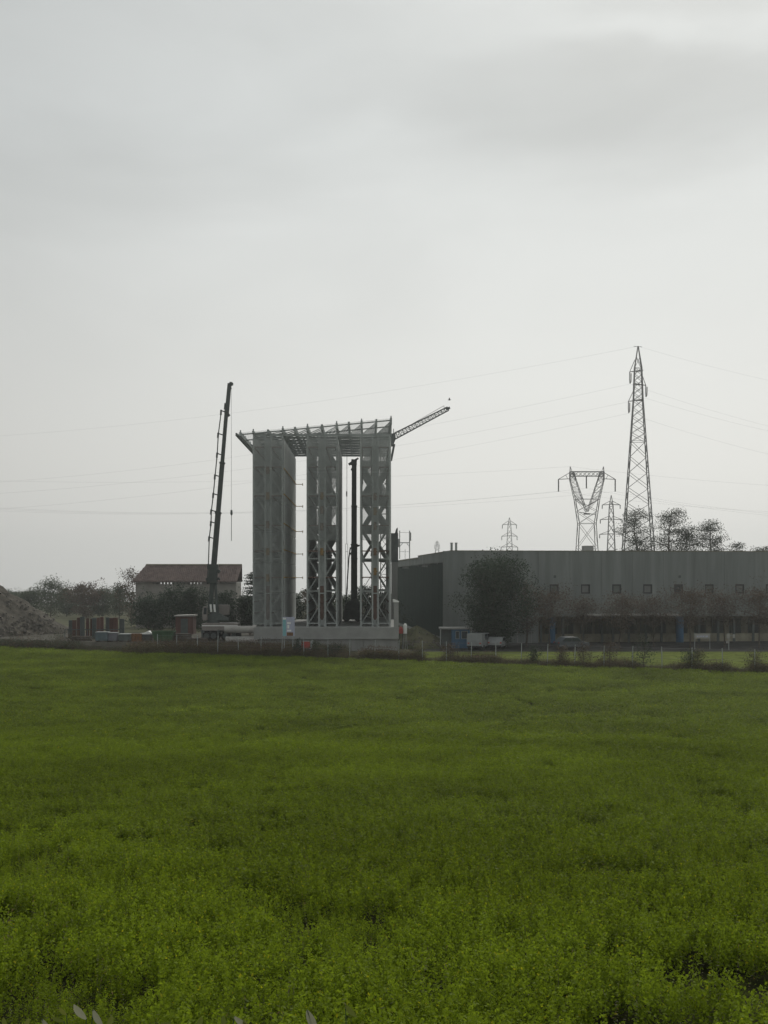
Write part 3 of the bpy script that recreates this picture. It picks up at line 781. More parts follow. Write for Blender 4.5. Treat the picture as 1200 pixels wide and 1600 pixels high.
# body behind the panels, roof, parapet cap
b = MB(); b.box(0.3, LEN - 0.1, 0.29, 64.5, zlow + 0.02, TOP - 0.35); b.build('core', MT['wall'], bld)
b = MB(); b.box(0.3, tx(836), 0.29, 64.5, 0, zlow); b.build('core', MT['wall'], bld)
b = MB(); b.box(0.29, LEN, 0.2, 64.6, TOP - 0.33, TOP - 0.12); b.build('roof', MT['concrete'], bld)
b = MB(); b.box(-0.03, LEN + 0.03, -0.04, 0.34, TOP + 0.002, TOP + 0.09); b.build('parapet_cap', MT['cap'], bld)
b = MB(); b.box(-0.06, 0.3, 0.345, 32, TOP + 0.002, TOP + 0.09); b.box(-0.08, 0.3, 32.003, 65, TOP - 0.35, TOP - 0.24); b.build('parapet_cap', MT['cap'], bld)
# side wall: corner pier, fascia, dark green cladding sheets
b = MB(); b.box(0.0, 0.28, 0.285, 6.6, -0.1, TOP); b.build('corner_wall', MT['wall'], bld)
FZ = 10.2
b = MB(); b.box(0.0, 0.28, 6.603, 32, FZ, TOP); b.box(0.02, 0.28, 32.003, 65, FZ - 0.05, TOP - 0.36); b.build('fascia', MT['wall'], bld)
random.seed(4)
for k in range(23):
    y0_ = 6.64 + k * 2.52
    b = MB(); zt_ = FZ - random.uniform(0.0, 0.5)
    b.prism([(0.12, 0.4), (0.2, 0.4), (0.2, zt_), (0.12, zt_)], y0_, y0_ + 2.48)
    for r_ in np.arange(0.25, 2.4, 0.42): b.box(0.075, 0.12, y0_ + r_, y0_ + r_ + 0.12, 0.4, zt_ - 0.02)
    b.build('cladding_sheet', MT['green_clad'], bld)
b = MB(); b.box(0.1, 0.28, 6.62, 65, -0.1, 0.39); b.build('base_kerb', MT['concrete'], bld)
# ground floor loggia
x836 = tx(836)
b = MB(); b.box(x836 + 0.003, LEN, 3.6, 3.85, 0, zlow); b.build('loggia_wall', MT['tan'], bld)
b = MB(); b.box(x836, LEN, 0.285, 3.6, zlow - 0.04, zlow + 0.015); b.build('loggia_ceiling', MT['concrete'], bld)
b = MB(); b.box(tx(908), tx(1052), -3.2, -0.003, zlow + 0.16, zlow + 0.36); b.build('canopy', MT['pipe'], bld)
for px in (847, 882, 913, 943, 960, 985, 1012, 1036, 1095, 1125, 1150, 1180, 1215, 1250):
    b = MB(); c = tx(px); b.box(c - 0.13, c + 0.13, 0.5, 0.76, 0, zlow - 0.045); b.build('column', MT['darksteel'], bld)
for px, w_ in ((863, 0.42), (1063, 0.48)):
    b = MB(); c = tx(px); b.tube((c, 0.2, 0.0), (c, 0.2, zlow - 0.045), w_, w_, 20); b.build('round_column', MT['blue'], bld, smooth=False)
for i, px in enumerate((872, 898, 928, 952, 972, 1000, 1024, 1046, 1080, 1110, 1138, 1166, 1196)):
    c = tx(px); b = MB(); b.box(c - 0.8, c + 0.8, 3.5, 3.59, 0.9, 2.9); wn_ = b.build('window', MT['darksteel'], bld)
    b = MB(); b.box(c - 0.7, c - 0.03, 3.48, 3.495, 1.0, 2.8); b.box(c + 0.03, c + 0.7, 3.48, 3.495, 1.0, 2.8); b.build('pane', MT['glass'], wn_)
b = MB(); b.box(x836 + 0.1, LEN, 1.6, 1.7, 0.0, 1.05); b.build('low_wall', MT['tan'], bld)
c0, c1 = tx(808), tx(831)
b = MB(); b.box(c0, c1, -0.06, -0.003, 0, Z(985, 145)); dr = b.build('door', MT['concrete2'], bld)
b = MB(); b.box(c0 + 0.1, (c0 + c1) / 2 - 0.02, -0.08, -0.063, 0.1, Z(986.5, 145)); b.box((c0 + c1) / 2 + 0.02, c1 - 0.1, -0.08, -0.063, 0.1, Z(986.5, 145)); b.build('door_leaf', MT['wall'], dr)
b = MB(); b.box(c0 - 0.15, c1 + 0.15, -0.35, -0.003, Z(985, 145) + 0.003, Z(985, 145) + 0.12); b.build('door_hood', MT['darksteel'], bld)
# on the roof
for px, w_ in ((698.3, 0.15), (705.4, 0.14)):
    b = MB(); c = tx(px) + 0.7; b.tube((c, 0.7, TOP - 0.13), (c, 0.7, Z(849, 144)), w_, w_, 10); b.tube((c, 0.7, Z(849, 144)), (c, 0.7, Z(848, 144)), w_ + 0.05, w_ + 0.05, 10); b.build('roof_vent_pipe', MT['steel'], bld)
b = MB(); b.box(tx(924), tx(938), 3, 4.5, TOP - 0.13, Z(853, 149)); b.build('roof_hatch', MT['concrete2'], bld)

# antenna frame on the far roof
YA = 186.0
an = thing('antenna_frame', 'steel two-legged antenna frame standing on the factory roof by the tower', 'antenna', (X(632, YA), YA, TOP - 0.23))
def LA(px, py): return at(px, py, YA) - Vector((X(632, YA), YA, TOP - 0.23))
for px, yt, w_ in ((624.5, 829, 0.14), (640, 829, 0.16)):
    b = MB(); p = LA(px, yt); b.bar((p.x, 0, 0), p, w_, w_); b.build('leg', MT['steel'], an)
b = MB(); b.bar(LA(623.5, 848), LA(641, 848), 0.14, 0.14); b.bar(LA(624.5, 854), LA(629, 849), 0.09, 0.09); b.bar(LA(640, 854), LA(635.5, 849), 0.09, 0.09); b.bar(LA(624.5, 832), LA(640, 832), 0.05, 0.05); b.bar(LA(624.5, 862), LA(640, 862), 0.05, 0.05); b.build('crossbar', MT['steel'], an)
for px, y0_, y1_ in ((640.9, 832, 845), (623.2, 842, 855)):
    b = MB(); p, q = LA(px, y1_), LA(px, y0_); b.box(p.x - 0.16, p.x + 0.16, -0.3, -0.08, p.z, q.z); b.build('antenna_panel', MT['concrete2'], an)
b = MB(); p = LA(633, 858); b.tube((p.x, 0.05, 0), p, 0.04, 0.04, 6); b.build('aerial', MT['steel'], an)

# ------------------------------------------------------------------ pylons and lines
def seg_pylon(name, label, px, Y, prof, panels, r, rb, group=None):
    """square lattice mast; prof = list of (py, half-width px); panels per stretch"""
    base = Vector((X(px, Y), Y, hz(Y)))
    root = thing(name, label, 'pylon', base, 0.0, group)
    b = MB()
    pr = [(Z(y, Y) - base.z, w_ * Y / F) for y, w_ in prof]
    ROT = R(38)
    def cor(z, w_, s):
        g = ROT + s * math.pi / 2; k = w_ / max(abs(math.cos(ROT)), abs(math.sin(ROT)))
        return Vector((k * math.cos(g), k * math.sin(g), z))
    for i in range(len(pr) - 1):
        (z0, w0), (z1, w1) = pr[i], pr[i + 1]
        for s in range(4): b.bar(cor(z0, w0, s), cor(z1, w1, s), r, r)
        n = panels[i]
        for j in range(n):
            k0, k1 = j / n, (j + 1) / n
            za, zb = z0 + (z1 - z0) * k0, z0 + (z1 - z0) * k1; wa, wb = w0 + (w1 - w0) * k0, w0 + (w1 - w0) * k1
            for s in range(4):
                s2 = (s + 1) % 4
                b.bar(cor(za, wa, s), cor(zb, wb, s2), rb, rb); b.bar(cor(za, wa, s2), cor(zb, wb, s), rb, rb)
                if j == n - 1: b.bar(cor(zb, wb, s), cor(zb, wb, s2), rb, rb)
    b.build('lattice_mast', MT['pylon'], root)
    return root, base

YP = 225.0
gz = Z(0, 1)  # unused
def ypx(Y): return HZ + (EYE - hz(Y)) * F / Y
p1, b1 = seg_pylon('tall_pylon', 'tall tapering lattice pylon with three staggered arms, highest on the skyline', 997, YP,
    [(ypx(YP), 33), (860, 25.5), (690, 12.8), (625, 8.0), (575, 6.0), (541, 0.3)], [3, 7, 5, 5, 2], 0.17, 0.075)
def L1(px, py, dy=0): 
    v = at(px, py, YP) - b1; v.y += dy; return v
arms1 = [(-1, 579, 984, 568), (1, 600, 1009, 588), (-1, 625, 982, 612)]
for s, y, xe, ya in arms1:
    b = MB(); xin = 997 - s * 7
    b.bar(L1(xin, y, -0.5), L1(xe, y + 2), 0.13, 0.13); b.bar(L1(xin, y, 0.5), L1(xe, y + 2), 0.13, 0.13); b.bar(L1(997 + s * 5, ya - 6), L1(xe, y + 2), 0.11, 0.11)
    b.bar(L1(xin, y, -0.5), L1(xin, y, 0.5), 0.1, 0.1)
    for k in (0.25, 0.5, 0.75): b.bar(L1(xin, y, -0.5).lerp(L1(xe, y + 2), k), L1(xin, y, 0.5).lerp(L1(xe, y + 2), k + 0.12), 0.07, 0.07)
    arm = b.build('cross_arm', MT['pylon'], p1)
    b = MB(); b.path([L1(xe, y + 2), L1(xe - 0.6, y + 14, -0.3), L1(xe + 0.3, y + 20), L1(xe + 2.4, y + 17, 0.3), L1(xe + 2.6, y + 4, 0.3)], 0.10, 6); b.build('insulator', MT['pylon'], arm)
b = MB(); b.bar(L1(990, 541), L1(1003, 542), 0.08, 0.08); b.build('earth_arm', MT['pylon'], p1)

YD = 245.0
d0 = Vector((X(917, YD), YD, hz(YD)))
dp = thing('delta_pylon', 'broad fork-headed lattice pylon with flat top beam above the factory roof', 'pylon', d0)
def LD(px, py, dy=0):
    v = at(px, py, YD) - d0; v.y += dy; return v
b = MB()
dd = 1.3
def lat4(A0, A1, B0, B1, n, r, rb, d0_, d1_):
    """lattice between edge A (A0 to A1) and edge B, with depth d0_ at the foot and d1_ at the head"""
    def c(E0, E1, k, s):
        v = E0.lerp(E1, k).copy(); v.y += s * (d0_ + (d1_ - d0_) * k) / 2; return v
    for E in ((A0, A1), (B0, B1)):
        for s in (-1, 1): b.bar(c(*E, 0, s), c(*E, 1, s), r, r)
    for i in range(n):
        k0, k1 = i / n, (i + 1) / n
        for s in (-1, 1):
            b.bar(c(A0, A1, k0, s), c(B0, B1, k1, s), rb, rb); b.bar(c(B0, B1, k0, s), c(A0, A1, k1, s), rb, rb)
            if i == n - 1: b.bar(c(A0, A1, k1, s), c(B0, B1, k1, s), rb, rb)
        for E in ((A0, A1), (B0, B1)):
            b.bar(c(*E, k0, -1), c(*E, k1, 1), rb, rb)
    return b
lat4(LD(896, ypx(YD)), LD(904, 818), LD(938, ypx(YD)), LD(930, 818), 4, 0.14, 0.07, 5.0, 2.6)
lat4(LD(904, 818), LD(898, 780), LD(930, 818), LD(936, 780), 2, 0.14, 0.07, 2.6, 2.0)
b.bar(LD(904, 800), LD(930, 804), 0.12, 0.12); b.bar(LD(912, 803), LD(922, 803), 0.3, 0.3)
b.build('lattice_mast', MT['pylon'], dp)
for s in (-1, 1):
    b = MB(); q = lambda x: 917 + s * (x - 917)
    lat4(LD(q(936), 780), LD(q(943.5), 750), LD(q(917.5), 800), LD(q(934), 750), 5, 0.12, 0.055, 2.0, 1.0)
    lat4(LD(q(943.5), 750), LD(q(943.5), 737), LD(q(934), 750), LD(q(938), 737), 2, 0.14, 0.08, 1.0, 1.0)
    b.bar(LD(q(943.5), 737), LD(q(943), 729), 0.16, 0.16); b.bar(LD(q(940), 737), LD(q(943), 729), 0.10, 0.10)
    b.build('fork_arm', MT['pylon'], dp)
    b = MB()
    b.bar(LD(q(943), 748), LD(q(961.5), 749), 0.13, 0.13); b.bar(LD(q(943), 738), LD(q(961.5), 749), 0.12, 0.12); b.bar(LD(q(950), 742), LD(q(947), 748.5), 0.08, 0.08)
    am = b.build('cross_arm', MT['pylon'], dp)
    b = MB(); b.tube(LD(q(961.3), 749), LD(q(961.3), 768), 0.14, 0.14, 7); b.build('insulator', MT['pylon'], am)
b = MB(); lat4(LD(890.5, 737), LD(943.5, 737), LD(890.5, 744), LD(943.5, 744), 8, 0.11, 0.055, 1.0, 1.0); tb = b.build('top_beam', MT['pylon'], dp)
b = MB(); b.tube(LD(916.3, 744), LD(916.3, 763), 0.14, 0.14, 7); b.build('insulator', MT['pylon'], tb)

def far_pylon(px, Y, top, hw, arms, label):
    pr, b0 = seg_pylon('distant_pylon', label, px, Y, [(ypx(Y), hw * 2.4), (860, hw), (top + (860 - top) * 0.2, hw * 0.5), (top, 0.2)], [3, 5, 2], 0.2, 0.1, None)
    for y, w_ in arms:
        for s in (-1, 1):
            b = MB(); P = lambda x, yy: at(x, yy, Y) - b0
            b.bar(P(px, y), P(px + s * w_, y + 1), 0.22, 0.22); b.bar(P(px + s * 2, y - 5), P(px + s * w_, y + 1), 0.16, 0.16)
            am = b.build('cross_arm', MT['pylon'], pr)
            b = MB(); b.tube(P(px + s * w_, y + 1), P(px + s * w_, y + 7), 0.16, 0.16, 6); b.build('insulator', MT['pylon'], am)
    return pr
far_pylon(955, 380, 774, 6.6, ((788, 14), (811, 17), (834, 18)), 'hazy three-armed pylon between the fork-headed and the tall pylon')
far_pylon(796, 480, 809, 5.0, ((819, 11), (837, 12), (854, 13)), 'small hazy three-armed pylon standing alone above the factory roof')
far_pylon(683, 760, 845, 3.0, ((851, 4),), 'tiny faint pylon tip beside the two roof vent pipes')

def wire(label, pts, sag, r=0.009):
    p, q = Vector(pts[0]), Vector(pts[1]); n = 28
    V = []
    for i in range(n + 1):
        t = i / n; v = p.lerp(q, t); v.z -= sag * 4 * t * (1 - t); V.append(v)
    mid = V[0].copy()
    b = MB(); b.path([v - mid for v in V], r, 4)
    return tag(b.build('power_line', MT['wire'], None, mid), label, 'power line', 'overhead lines between the pylons')
for nm, (px, py), (qx, qy, qY), (rx, ry, rY), sg in (('topmost earth wire', (997, 541), (-420, 690, 330), (1500, 640, 250), 6),
        ('upper conductor', (984, 600), (-420, 760, 330), (1500, 720, 250), 7), ('middle conductor', (1009, 622), (-420, 775, 330), (1500, 715, 250), 7), ('lowest conductor', (982, 646), (-420, 800, 330), (1500, 760, 250), 7)):
    wire('faint thin %s of the tall pylon, running over the rack tower' % nm, (at(px, py, YP), at(qx, qy, qY)), sg)
    wire('faint thin %s of the tall pylon, running away above the pines' % nm, (at(px, py, YP), at(rx, ry, rY)), sg * 0.3)
for nm, (px, py), (qx, qy, qY), (rx, ry, rY), sg in (('insulator farther from tall pylon', (872.7, 768), (-420, 745, 320), (1500, 800, 270), 7), ('insulator nearer tall pylon', (961.3, 768), (-420, 752, 345), (1500, 812, 260), 7),
        ('middle insulator', (916.3, 763), (-420, 756, 330), (1500, 820, 265), 7), ('horn tip', (891, 729), (-420, 728, 330), (1500, 770, 262), 4)):
    wire('faint line from fork-headed pylon\'s %s, behind the rack tower' % nm, (at(px, py, YD), at(qx, qy, qY)), sg)
    wire('faint line from fork-headed pylon\'s %s, behind the tall pylon' % nm, (at(px, py, YD), at(rx, ry, rY)), sg * 0.3)

# ------------------------------------------------------------------ farm barn
YF = 190.0
fb0 = Vector((X(289, YF), YF, hz(YF)))
barn = thing('farm_barn', 'old barn with red tiled roof and bright loft openings behind the crane', 'barn', fb0)
def FXp(px): return X(px, YF) - fb0.x
def FZp(py): return Z(py, YF) - fb0.z
xL, xR = FXp(209), FXp(370.5)
ez, rz = FZp(909.5), FZp(884)
DB = 6.5
lo0, lo1 = FZp(913), FZp(910)
ops = [240.5 + 5.3 * i for i in range(6)] + [288 + 5.3 * i for i in range(6)] + [346.5 + 5.4 * i for i in range(4)]
b = MB()
for y0_ in (0.0, DB - 0.4):
    b.box(xL + 0.3, xR - 0.15, y0_, y0_ + 0.4, -0.1, lo0)
    prev = xL + 0.3
    for o_ in ops:
        c = FXp(o_); b.box(prev, c - 0.14, y0_, y0_ + 0.4, lo0, lo1); prev = c + 0.14
    b.box(prev, xR - 0.15, y0_, y0_ + 0.4, lo0, lo1); b.box(xL + 0.3, xR - 0.15, y0_, y0_ + 0.4, lo1, ez - 0.02)
b.box(xL + 0.3, xL + 0.7, 0.4, DB - 0.4, -0.1, ez - 0.02); b.box(xR - 0.55, xR - 0.15, 0.4, DB - 0.4, -0.1, ez - 0.02)
b.build('wall', MT['plaster'], barn)
rL = FXp(222)
b = MB(); n = len(b.v)
b.v += [(xL - 0.2, -0.5, ez), (xR, -0.5, ez), (xR + 0.42, DB / 2, rz), (rL, DB / 2, rz), (xL - 0.2, DB + 0.5, ez), (xR, DB + 0.5, ez)]
b.v += [(x, y, z + 0.16) for x, y, z in b.v[:6]]
for f_ in ((0, 1, 2, 3), (3, 2, 5, 4), (0, 3, 4)):
    b.f.append(tuple(i + 6 for i in f_)); b.f.append(f_[::-1])
for e_ in ((0, 1), (1, 2), (2, 5), (5, 4), (4, 0)): b.f.append((e_[0], e_[1], e_[1] + 6, e_[0] + 6))
rf = b.build('roof', MT['tile'], barn)
# rows of tiles laid down the front slope
sl = math.atan2(rz - ez, DB / 2 + 0.5); Ls = math.hypot(rz - ez, DB / 2 + 0.5)
tl = MB()
x = xL + 0.1
while x < xR - 0.1:
    f0 = 0.0; top = 1.0 if x > rL else (x - xL + 0.2) / (rL - xL + 0.2)
    tl.tube((x, -0.5, ez + 0.17), (x, -0.5 + (DB / 2 + 0.5) * top, ez + 0.17 + (rz - ez) * top), 0.10, 0.10, 5)
    x += 0.32
o = tl.build('tile_row', MT['tile'], rf); o['kind'] = 'stuff'
b = MB(); b.tube((rL, DB / 2, rz + 0.18), (xR + 0.4, DB / 2, rz + 0.18), 0.16, 0.16, 7); b.build('ridge_tiles', MT['cap'], rf)
b = MB(); b.box(FXp(345), FXp(356), -0.03, 0.02, 0, 2.6); b.build('door', MT['rust'], barn)
for px in (250, 300, 330):
    b = MB(); c = FXp(px); b.box(c - 0.5, c + 0.5, -0.03, 0.02, 3.4, 4.8); b.build('window', MT['darksteel'], barn)

# ------------------------------------------------------------------ gravel heap
rng = np.random.default_rng(5)
def heap(name, label, c, Hh, slope, seed, m, stones=220, res=90, ss=(0.08, 0.35)):
    rg = np.random.default_rng(seed)
    Rr = Hh / slope
    root = thing(name, label, 'heap', c)
    V = []; Fc = []; nr, na = 40, res
    ph = rg.uniform(0, 6.28, 8); am = rg.uniform(0.01, 0.045, 8)
    def zz(r, g):
        rad = Rr * (1 + sum(am[k] * math.sin((k + 2) * g + ph[k]) for k in range(8)))
        z = Hh - r / rad * Hh
        return z
    for i in range(nr + 1):
        k = i / nr
        for j in range(na):
            g = 2 * math.pi * j / na; r = Rr * 1.06 * k
            z = zz(r, g); z = z - 0.25 * max(0, 1 - k * 6) * Hh * 0.12 - 0.32 * (float(vnoise(np.array(g * 7.0), np.array(r * 0.18 + seed), 31)) - 0.4) * min(1, 4 * k) * min(1, Hh / 6) - 0.25 * (float(vnoise(np.array(g * 19.0), np.array(r * 0.9 + seed), 32)) - 0.5) * min(1, Hh / 6)
            z += rg.normal(0, 0.05) * (0.3 + k) * min(1, Hh / 4) + 0.10 * math.sin(r * 2.1 + g * 5) * min(1, Hh / 5)
            V.append((r * math.cos(g), r * math.sin(g), max(z, -0.15)))
    for i in range(nr):
        for j in range(na):
            a = i * na + j; b_ = i * na + (j + 1) % na
            Fc.append((a, b_, b_ + na, a + na))
    me = bpy.data.meshes.new('mound'); me.from_pydata(V, [], Fc); me.update()
    for p in me.polygons: p.use_smooth = True
    link('mound', me, m, root)
    st = MB()
    for _ in range(stones):
        g = rg.uniform(math.pi, 2 * math.pi) if rg.random() < 0.85 else rg.uniform(0, 2 * math.pi); k = math.sqrt(rg.random()); k = k if rg.random() < 0.5 else 1 - 0.35 * rg.random()
        r = Rr * k; z = max(0, zz(r, g)); s = rg.uniform(*ss) * (0.5 + 0.7 * k)
        p = Vector((r * math.cos(g), r * math.sin(g), z + s * 0.15))
        q = [p + Vector((sx * s * rg.uniform(.3, .7), sy * s * rg.uniform(.3, .7), sz * s * rg.uniform(.25, .55))) for sz in (-1, 1) for sx, sy in ((-1, -1), (1, -1), (1, 1), (-1, 1))]
        st.quadbox(q)
    o = st.build('stones', MT['stone'], root); o['kind'] = 'stuff'
    return root
heap('gravel_heap', 'large grey-brown heap of gravel beside the field edge', (X(-60, 150), 150, 0), Z(920, 150) + 0.69 * X(660, 150) , 0.69, 3, MT['gravel'], 500) if False else None
hc = Vector((-55.0, 150.0, 0.0))
heap('gravel_heap', 'large grey-brown heap of gravel beside the field edge', hc, 10.1, 0.69, 3, MT['gravel'], 900, 150)
heap('spoil_heap', 'low brown heap of soil between plinth and factory', (X(652, 134), 136.0, 0), 2.6, 0.60, 8, MT['soil'], 120, 50, (0.06, 0.25))

# ------------------------------------------------------------------ yard things
YY = 134.0
def yard(px, Y=YY, z=PAD): return Vector((X(px, Y), Y, z))
def big_pipe(px0, px1, py, dpx, Y, label, collar):
    c = yard((px0 + px1) / 2, Y, Z(py, Y)); root = thing('concrete_pipe', label, 'pipe', c)
    hw = M(px1 - px0, Y) / 2; r = M(dpx, Y) / 2
    b = MB(); n = 20
    prof = [(-hw, r), (hw - 0.55, r), (hw - 0.3, r * 1.22), (hw, r * 1.22), (hw, r * 0.9), (-hw, r * 0.86)]
    s = 0
    for x_, rr in prof:
        for i in range(n):
            g = 2 * math.pi * i / n; b.v.append((x_, rr * math.cos(g), rr * math.sin(g)))
    m_ = len(prof)
    for k in range(m_):
        k2 = (k + 1) % m_
        for i in range(n):
            j = (i + 1) % n; b.f.append((k * n + i, k * n + j, k2 * n + j, k2 * n + i))
    b.build('barrel', MT['pipe'], root)
    for sx in (-0.6, 0.6):
        bb = MB(); z0 = PAD - c.z if collar else -r - 0.22
        bb.box(sx * hw - 0.08, sx * hw + 0.08, -r * 0.8, r * 0.8, z0, -r * 0.93); bb.build('chock', MT['bark'], root)
    return root
big_pipe(353, 403, 1000, 11.5, 128.8, 'pale concrete pipe lying on timber chocks, the lower one of two', True)
big_pipe(351, 401, 983.5, 11.5, 128.9, 'pale concrete pipe stacked upon another pipe beside the truck crane', False)

sg = thing('site_sign', 'white and cyan building site sign board on two posts before the plinth', 'sign', (X(451, 118), 118, 0))
def SX(px): return X(px, 118) - X(451, 118)
def SZ(py): return Z(py, 118)
b = MB(); b.box(SX(441.5), SX(460.5), -0.03, 0.03, SZ(994), SZ(964)); bd = b.build('board', MT['lilac'], sg)
b = MB(); b.box(SX(442), SX(447), -0.04, -0.032, SZ(993.5), SZ(966)); b.build('cyan_strip', MT['cyan'], bd)
b = MB(); b.box(SX(448.5), SX(454.5), -0.04, -0.032, SZ(975), SZ(972)); b.box(SX(449), SX(452), -0.04, -0.032, SZ(982), SZ(976.5)); b.box(SX(448.5), SX(455), -0.04, -0.032, SZ(986.5), SZ(984)); b.box(SX(442.2), SX(447), -0.046, -0.041, SZ(968), SZ(965.5)); b.build('white_print', MT['white'], bd)
b = MB(); b.box(SX(448), SX(458), -0.04, -0.032, SZ(993.5), SZ(988)); b.build('orange_strip', MT['orange'], bd)
for px in (444, 457.5):
    b = MB(); b.bar((SX(px), 0.07, 0), (SX(px), 0.07, SZ(963)), 0.1, 0.08); b.build('post', MT['steel'], sg)

nb_ = thing('notice_board', 'low notice board with rust-red panel over a blue one by the plinth', 'sign', (X(478, 117.5), 117.5, 0))
w_ = M(8.5, 117.5)
b = MB(); b.box(-w_, w_, -0.04, 0.04, 0.25, Z(1001.5, 117.5)); bb = b.build('board', MT['steel'], nb_)
b = MB(); b.box(-w_ + 0.1, w_ - 0.12, -0.055, -0.042, Z(1013, 117.5), Z(1002.5, 117.5)); b.build('red_panel', MT['red'], bb)
b = MB(); b.box(-w_ + 0.1, w_ - 0.1, -0.055, -0.042, Z(1021, 117.5), Z(1014, 117.5)); b.build('blue_panel', MT['blue'], bb)
for s in (-1, 1):
    b = MB(); b.box(s * (w_ + 0.07) - 0.06, s * (w_ + 0.07) + 0.06, -0.06, 0.06, -0.05, Z(1000, 117.5)); b.build('post', MT['steel'], nb_)

fr = thing('formwork_rack', 'rack of upright rust-red steel formwork panels beside the gravel heap', 'formwork', yard(147, 137))
random.seed(11)
px = 106.0; k = 0
while px < 189:
    w_ = random.uniform(5.5, 8.5); yt = 963 + random.uniform(0, 4) + (4 if px < 118 else 0)
    b = MB(); xa_, xb_ = X(px, 137) - fr.location.x, X(px + w_ - 0.7, 137) - fr.location.x; zt_ = Z(yt, 137) - PAD; dy = random.uniform(-0.5, 0.5)
    b.box(xa_, xb_, dy, dy + 0.06, 0.1, zt_)
    for z in np.linspace(0.15, zt_ - 0.12, 5): b.box(xa_ + 0.02, xb_ - 0.02, dy - 0.06, dy, z, z + 0.09)
    b.box(xa_, xa_ + 0.06, dy - 0.08, dy, 0.1, zt_); b.box(xb_ - 0.06, xb_, dy - 0.08, dy, 0.1, zt_)
    b.build('panel', MT['rust' if k % 3 else 'darksteel'], fr); px += w_; k += 1
b = MB(); xa_, xb_ = X(104, 137) - fr.location.x, X(191, 137) - fr.location.x
for y_ in (-0.7, 0.7): b.box(xa_, xb_, y_ - 0.05, y_ + 0.05, 0, 0.1); b.box(xa_, xb_, y_ - 0.04, y_ + 0.04, 1.0, 1.08)
for x_ in np.linspace(xa_, xb_, 6): b.box(x_ - 0.04, x_ + 0.04, -0.74, -0.66, 0.1, 1.0); b.box(x_ - 0.04, x_ + 0.04, 0.66, 0.74, 0.1, 1.0)
b.build('frame', MT['darksteel'], fr)

def crate(px0, px1, y0, y1, Y, m, label, slats=True):
    c = yard((px0 + px1) / 2, Y); root = thing('site_box', label, 'box', c)
    hw = M(px1 - px0, Y) / 2; hh = Z(y0, Y) - PAD
    b = MB(); b.box(-hw, hw, -0.6, 0.6, 0.12, hh - 0.08)
    b.build('body', MT[m], root, bevel=0.02)
    b = MB(); b.box(-hw - 0.03, hw + 0.03, -0.63, 0.63, hh - 0.078, hh); b.build('lid', MT['vanpaint' if m != 'darksteel' else 'steel'], root, bevel=0.01)
    for s in (-1, 1):
        b = MB(); b.box(s * hw * 0.7 - 0.1, s * hw * 0.7 + 0.1, -0.62, 0.62, 0, 0.118); b.build('skid', MT['bark'], root)
    return root
crate(151, 170, 987, 1003, 129.2, 'boxblue', 'pale blue site box with white lid before the formwork rack')
crate(171, 184, 988, 1003, 129.4, 'boxgrey', 'lilac-grey site box between pale blue box and steel cabinet')
crate(187, 204, 990, 1003, 129.6, 'darksteel', 'dark steel cabinet beside the orange drums')
for i, px in enumerate((208, 213.5, 219)):
    o_ = thing('orange_drum', 'orange steel drum standing in a row beside the green skip', 'drum', yard(px, 129.5), 0, 'orange drums in the yard')
    b = MB(); b.tube((0, 0, 0), (0, 0, 0.88), 0.21, 0.21, 16); b.build('barrel', MT['orange'], o_)
    for z in (0.02, 0.3, 0.6, 0.86):
        b = MB(); b.tube((0, 0, z - 0.015), (0, 0, z + 0.025), 0.225, 0.225, 16); b.build('hoop', MT['orange'], o_)
sk = thing('green_skip', 'open green steel skip with sloped ends in the yard', 'skip', yard(256, 129.8))
hw = M(34, 129.8) / 2
b = MB()
b.prism([(-hw * 0.75, 0.1), (hw * 0.75, 0.1), (hw, 1.15), (-hw, 1.15)], -0.8, -0.74); b.prism([(-hw * 0.75, 0.1), (hw * 0.75, 0.1), (hw, 1.15), (-hw, 1.15)], 0.74, 0.8)
b.bar((-hw * 0.75, 0, 0.12), (-hw, 0, 1.15), 0.06, 1.47); b.bar((hw * 0.75, 0, 0.12), (hw, 0, 1.15), 0.06, 1.47); b.box(-hw * 0.75, hw * 0.75, -0.739, 0.739, 0.09, 0.14)
b.build('tub', MT['skip'], sk)
b = MB(); b.box(-hw - 0.05, hw + 0.05, -0.86, -0.803, 1.08, 1.18); b.box(-hw - 0.05, hw + 0.05, 0.803, 0.86, 1.08, 1.18); b.build('rim', MT['skip'], sk)
for x_ in (-0.6, 0, 0.6):
    b = MB(); b.box(x_ - 0.05, x_ + 0.05, -0.85, -0.803, 0.14, 1.075); b.build('rib', MT['skip'], sk)
for s in (-1, 1):
    b = MB(); b.box(s * 0.7 - 0.08, s * 0.7 + 0.08, -0.7, 0.7, 0, 0.088); b.build('skid', MT['darksteel'], sk)
random.seed(23)
for i, (px, Y_, nb_2, lb_) in enumerate(((128, 130.5, 4, 'low stack of planks before the formwork rack'), (283, 131, 6, 'stack of grey planks before the brick shed'), (309, 129.6, 3, 'few loose planks beside the truck crane'))):
    ps = thing('plank_stack', lb_, 'timber', yard(px, Y_), R(random.uniform(-8, 8)))
    for k in range(nb_2):
        for j in range(3):
            b = MB(); dx = random.uniform(-0.1, 0.1); b.box(-1.1 + dx, 1.1 + dx, -0.45 + j * 0.31, -0.45 + j * 0.31 + 0.27, k * 0.14 + 0.01, k * 0.14 + 0.12); b.build('plank', MT['bark' if (k + j) % 2 else 'stone'], ps)
